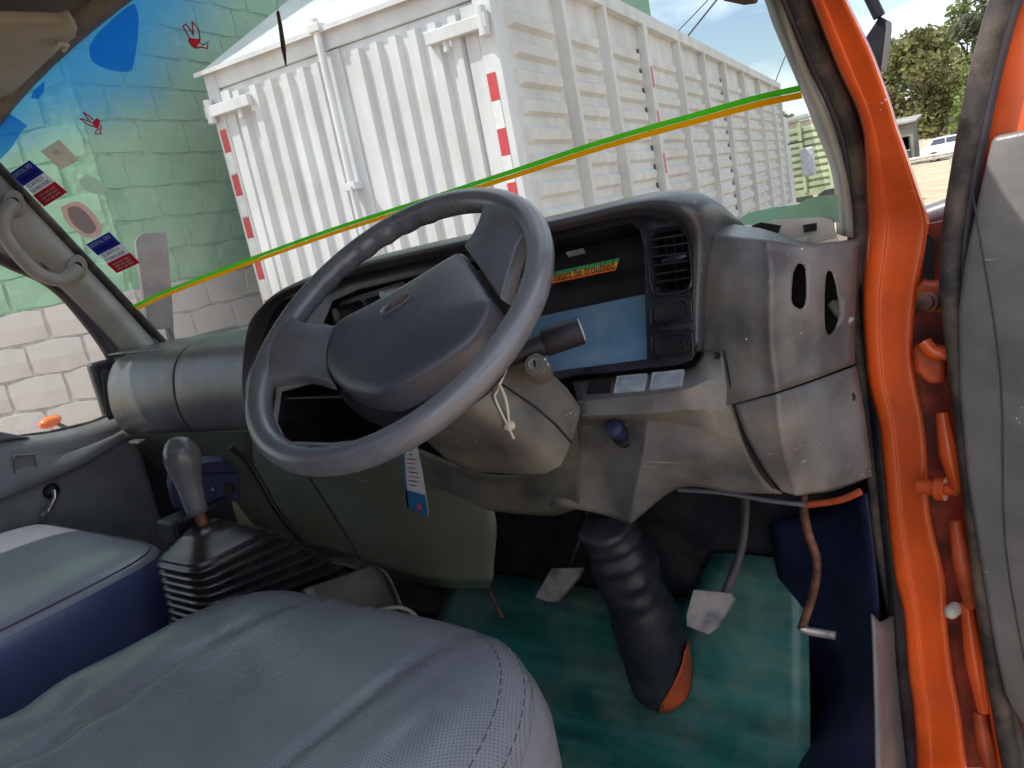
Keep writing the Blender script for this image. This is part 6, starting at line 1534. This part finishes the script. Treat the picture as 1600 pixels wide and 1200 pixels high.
# blue bracket box between gear lever and dash
rb_ = [V3(p) for p in T['radio_box']]
bx_ = empty('bracket_box', (-1.30, .73, 1.55), 'dark blue metal switch box with round bolts behind the gear knob', 'switch box')
m_bblue = M('blue_metal', (.03, .035, .10), .35, .3, var=.15)
prism('box_face', [rb_[0], rb_[1], rb_[4] + V3((0, 0, .004)), rb_[5], rb_[6], rb_[7]], (-.06, .03, 0), m_bblue, bx_, .004)
prism('box_lid', [rb_[1], rb_[2], rb_[3], rb_[4] + V3((0, 0, .004))], (-.05, .03, .0), m_bblue, bx_, .003)
for t, r in ((.35, .007), (.58, .007), (.82, .012)):
    c = rb_[0].lerp(rb_[4].lerp(rb_[5], .45), t) + V3((.002, 0, -.004))
    dome('bolt', disc_out(c, (1, -.3, .1), r, 14), [(1, -.004), (1, .003), (.7, .004), (.5, .001)], V3((1, -.3, .1)), m_bblue if r < .01 else m_void, bx_)
box('bracket_leg', (-1.29, .70, 1.52), (.06, .12, .16), m_black, bx_, .006)
tube('cable', [rb_[3] + V3((0, .02, .02)), rb_[4] + V3((.0, .03, .005)), rb_[5] + V3((.02, .06, -.06)), rb_[5] + V3((.04, .10, -.16))], .005, m_black, bx_, 8, smoothn=4)
box('engine_cover', (-1.2, .15, 1.17), (.42, 1.3, .24), m_blackrub, cabr, .05)

# hanging tag
tg = [V3(p) for p in T['tag']]
tgr = plate('hanging_tag', tg, m_pgrey, None, thick=.0008)
tag(tgr, 'blue and white card tag hanging below the steering wheel', 'tag')
e_ = V3((0, -.0012, 0))
plate('blue_foot', [tg[2].lerp(tg[3], .55) + e_, tg[3] + e_, tg[4] + e_, tg[5] + e_, tg[5].lerp(tg[6], .65) + e_], m_pblue2 if 'm_pblue2' in globals() else flat('tag_blue', (.01, .10, .24)), tgr, thick=.0006)
plate('blue_edge', [tg[0] + e_, tg[0] + V3((.004, 0, 0)) + e_, tg[6] + V3((.004, 0, 0)) + e_, tg[5] + V3((.004, 0, .0)) + e_, tg[5] + e_, tg[6] + e_], bpy.data.materials['tag_blue'], tgr, thick=.0005)
for k in range(9):
    t = .12 + k * .065
    a = tg[0].lerp(tg[5], t).lerp(tg[1].lerp(tg[3], t), .25); b = tg[0].lerp(tg[5], t).lerp(tg[1].lerp(tg[3], t), .25 + random.uniform(.35, .6))
    tube('print_line', [a + e_, b + e_], .0007, m_pred if k % 3 == 0 else m_pblack, tgr, 4)
dome('emblem', disc_out(tg[3].lerp(tg[5], .35) + e_ * 1.6 + V3((0, 0, .006)), (0, -1, 0), .005, 14), [(1, 0), (.8, .0006)], V3((0, -1, 0)), m_pred, tgr)
tube('tag_string', [tg[0].lerp(tg[1], .3) + V3((0, -.002, -.02)), tg[0].lerp(tg[1], .3) + V3((0, -.003, .0)), tg[0].lerp(tg[1], .4) + V3((.0, -.002, .06))], .002, m_string, tgr, 6, smoothn=3)

# ================================================================== doors
pdr = empty('passenger_door', (-2.0, .3, 1.1), 'grey passenger door with a sunlit sill, pull recess and window crank', 'door')
Yc = [-.32, .0, .3, .52, .68, .80, .90, .97]
swz = [1.600, 1.60, 1.605, 1.612, 1.614, 1.618, 1.632, 1.65]
tpz = [1.745, 1.745, 1.742, 1.735, 1.722, 1.698, 1.690, 1.695]
rows = [[V3((-2.045, y, z - .01)) for y, z in zip(Yc, tpz)],
        [V3((-2.015, y, z)) for y, z in zip(Yc, tpz)],
        [V3((-1.975, y, z - .012)) for y, z in zip(Yc, tpz)],
        [V3((-1.962, y, z - .045)) for y, z in zip(Yc, tpz)],
        [V3((-1.955, y, (a + b) / 2 - .01)) for y, a, b in zip(Yc, tpz, swz)],
        [V3((-1.940 - .01 * (y > .85), y, z + .004)) for y, z in zip(Yc, swz)],
        [V3((-1.962, y, z - .022)) for y, z in zip(Yc, swz)],
        [V3((-1.968, y, 1.45)) for y in Yc], [V3((-1.975, y, 1.1)) for y in Yc]]
m_pd = M('passenger_door_trim', (.20, .20, .21), .36, var=.1, dust=(.3, .28, .25), dust_amt=.3, bump=.08, bscale=600)
surf('panel', rows, m_pd, pdr, n=4, m=4, solid=.006, face=V3((0, .4, 1.7)))
pp = [V3(p) + V3((-.005, 0, 0)) for p in T['pdoor_pull']]
dome('pull_recess', pp, [(1.06, -.002), (1.03, .0025), (.97, .002), (.92, -.003)], V3((1, 0, 0)), m_pd, pdr)
ck = [V3(p) for p in T['crank']]
cr = dome('crank_boss', disc_out(ck[0] + V3((-.035, 0, 0)), (1, 0, 0), .02, 18), [(1, 0), (.95, .012), (.6, .02), (.4, .022)], V3((1, 0, 0)), m_black, pdr)
tube('crank_arm', [ck[0] + V3((-.012, 0, 0)), ck[1] + V3((.0, 0, 0)), ck[2]], [.007, .006, .006], m_bright, cr, 10)
tube('crank_grip', [ck[2], ck[2] + V3((.022, -.003, 0))], [.011, .009], m_bright, cr, 12)
gpt = [V3((-2.03, y, z)) for y, z in zip(Yc, tpz)]
v = [p for p in gpt] + [V3((-2.03, -.32, 2.42)), V3((-2.03, .70, 2.42))]
v2 = [V3((-2.028, -.32, 1.73)), V3((-2.028, 1.0, 1.68)), V3((-2.02, 1.04, 1.85)), V3((-2.015, .88, 2.2)), V3((-2.01, .74, 2.42)), V3((-2.01, -.32, 2.42))]
mesh('window_pane', v2, [(0, 1, 2, 3, 4, 5)], m_glass, pdr)
tube('waist_seal', [V3((-2.02, y, z + .004)) for y, z in zip(Yc, tpz)], .007, m_rub, pdr, 8)
box('door_skin', (-2.07, .3, 1.36), (.04, 1.28, .60), m_orange, pdr, .02)
pq = [V3(p) for p in T['pquarter']]
ind = dome('side_lamp', disc_out(V3(T['orange_blob'][0]), (1, -.3, 0), .03, 16, ry=.016, rx_dir=(0, 1, .1)), [(1, -.02), (1, 0), (.8, .010), (.4, .014)], V3((1, -.5, 0)), M('amber_lens', (.95, .20, .02), .2), None)
tag(ind, 'small amber side lamp seen below the passenger window', 'lamp')
tube('lamp_stem', [V3(T['orange_blob'][0]) + V3((-.01, .01, 0)), V3(T['orange_blob'][0]) + V3((.12, .12, -.14))], .006, m_chas, ind, 8)
pqv, pqf = prism_vf([V3((-2.0, .60, 1.745)), V3((-2.0, .745, 1.712)), V3((-2.0, .60, 1.80))], (.02, 0, 0))
mesh('mirror_cover', pqv, pqf, m_pd, pdr, bevel=.005)

ddr = empty('driver_door', (-.1, 1.06, 1.1), 'open orange driver door with grey trim panel and dusty rubber seal', 'door')
ed = crow(T['dd_edge'])
# shell: outer frame drawn round the opening, then the skin
right = .78
zl = [p.z for p in ed]
ol = ed + [V3((right, 1.0, ed[-1].z)), V3((right, 1.0, 2.0)), V3((right - .12, .98, 2.42)), V3((ed[0].x + .10, 1.0, 2.44))]
win = [ed[2] + V3((.075, -.01, .02)), ed[4] + V3((.075, -.01, .02)), ed[4] + V3((.09, -.01, .0)), V3((right - .07, 1.0, 2.0)), V3((right - .17, .99, 2.36)), V3((ed[0].x + .15, 1.0, 2.36))]
def yfit(p):
    return V3((p.x, 1.055 - .10 * (p.x + .1), p.z))
shell = plate('door_shell', [yfit(p) for p in ol], m_orange, ddr, holes=[[yfit(p) for p in win]], thick=.05, bevel=.006, face=V3((0, -2, 1.8)))
tube('door_seal', T['dd_seal'], .0125, m_rub, ddr, 12, smoothn=3)
tube('seal_lip', [V3(p) + V3((.012, .002, 0)) for p in T['dd_seal']], .008, m_rub_d, ddr, 10, smoothn=3)
tr_ = [V3(p) for p in T['dd_trim']]
tr_[2] = V3((right - .05, .93, 2.0)); tr_[3] = V3((right - .05, .93, 1.2))
def tfit(p): return V3((p.x, 1.01 - .10 * (p.x + .1), p.z))
plate('trim_panel', [tfit(p) for p in tr_], m_doorg, ddr, thick=.02, bevel=.006, face=V3((0, -2, 1.8)))
tube('trim_groove', [tfit(V3((-.082, 1, 1.93))) + V3((0, -.001, 0)), tfit(V3((-.065, 1, 1.72))) + V3((0, -.001, 0)), tfit(V3((-.070, 1, 1.5))) + V3((0, -.001, 0)), tfit(V3((-.05, 1, 1.28))) + V3((0, -.001, 0))], .0010, m_rub_d, ddr, 6, smoothn=4)
surf('armrest', [[tfit(V3((x, 1, 1.72))) + V3((0, dy * .3, 0)) for x, dy in ((-.03, 0), (.1, -.05), (.35, -.06), (.6, -.05), (.72, 0))],
                 [tfit(V3((x, 1, 1.68))) + V3((0, dy, 0)) for x, dy in ((-.03, 0), (.1, -.05), (.35, -.06), (.6, -.05), (.72, 0))],
                 [tfit(V3((x, 1, 1.60))) + V3((0, dy * .6, 0)) for x, dy in ((-.03, 0), (.1, -.05), (.35, -.06), (.6, -.05), (.72, 0))],
                 [tfit(V3((x, 1, 1.54))) for x, dy in ((-.03, 0), (.1, -.05), (.35, -.06), (.6, -.05), (.72, 0))]], m_doorg, ddr, n=4, m=4, solid=.004, face=V3((.3, -2, 1.8)))
mesh('window_pane', [yfit(p) + V3((0, .02, 0)) for p in win], [tuple(range(6))], m_glass, ddr)
# hinges and fixings in the gap, all painted over
hg = prism('hinge', T['hinge1'], (.0, .03, 0), m_orange_d, ddr, .004)
b1 = V3(T['bolt1'][0]); bn = V3((-.2, -.95, .2)).normalized()
dome('pivot_bolt', disc_out(b1, bn, .012, 16), [(1.1, -.01), (1.1, .002), (.85, .004), (.8, .010), (.5, .012)], bn, m_rust, hg)
hg2 = prism('hinge', T['hinge2'], (.0, .03, 0), m_orange_d, ddr, .006)
h2 = [V3(p) for p in T['hinge2']]
tube('hinge_arm', [h2[1] + V3((0, -.005, .005)), h2[2] + V3((-.01, -.01, .0)), h2[2] + V3((.03, -.0, -.005))], .009, m_orange, hg2, 10, smoothn=3)
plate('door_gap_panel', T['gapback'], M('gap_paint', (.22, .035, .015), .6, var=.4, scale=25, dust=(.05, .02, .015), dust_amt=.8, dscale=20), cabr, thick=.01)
plate('pillar_hole', T['blackhole'], m_void, cabr, thick=.003)
hb = [V3(p) for p in T['jamb'][-1]]
for i, (zz, ln) in enumerate(((1.60, .10), (1.44, .12), (1.30, .16), (1.16, .10))):
    x0 = -.135 + .006 * i
    tube('gap_bracket', [V3((x0, 1.07, zz + ln / 2)), V3((x0 + .006, 1.055, zz)), V3((x0 + .012, 1.065, zz - ln / 2))], [.008, .012, .009], m_orange_d if i % 2 else m_orange, cabr, 8, smoothn=4)
b2 = V3(T['bolt2'][0]) + V3((0, .02, 0)); xd = V3((1, -.15, 0)).normalized()
tube('stop_bolt', [b2 - xd * .03, b2 - xd * .008, b2 - xd * .0079, b2 + xd * .004, b2 + xd * .0041, b2 + xd * .018], [.010, .010, .016, .016, .008, .008], m_orange, cabr, 14)
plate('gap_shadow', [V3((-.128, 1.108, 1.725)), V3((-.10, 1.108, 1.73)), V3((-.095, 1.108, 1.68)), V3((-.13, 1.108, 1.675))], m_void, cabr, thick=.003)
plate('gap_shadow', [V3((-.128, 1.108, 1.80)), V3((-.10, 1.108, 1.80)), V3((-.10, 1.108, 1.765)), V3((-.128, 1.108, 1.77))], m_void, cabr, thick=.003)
b3 = V3(T['bolt3'][0])
dome('switch_plunger', disc_out(b3, (-.2, -.95, .2), .009, 14), [(1, -.02), (1, 0), (.7, .006), (.3, .008)], V3((-.2, -.95, .2)), m_tan, cabr)
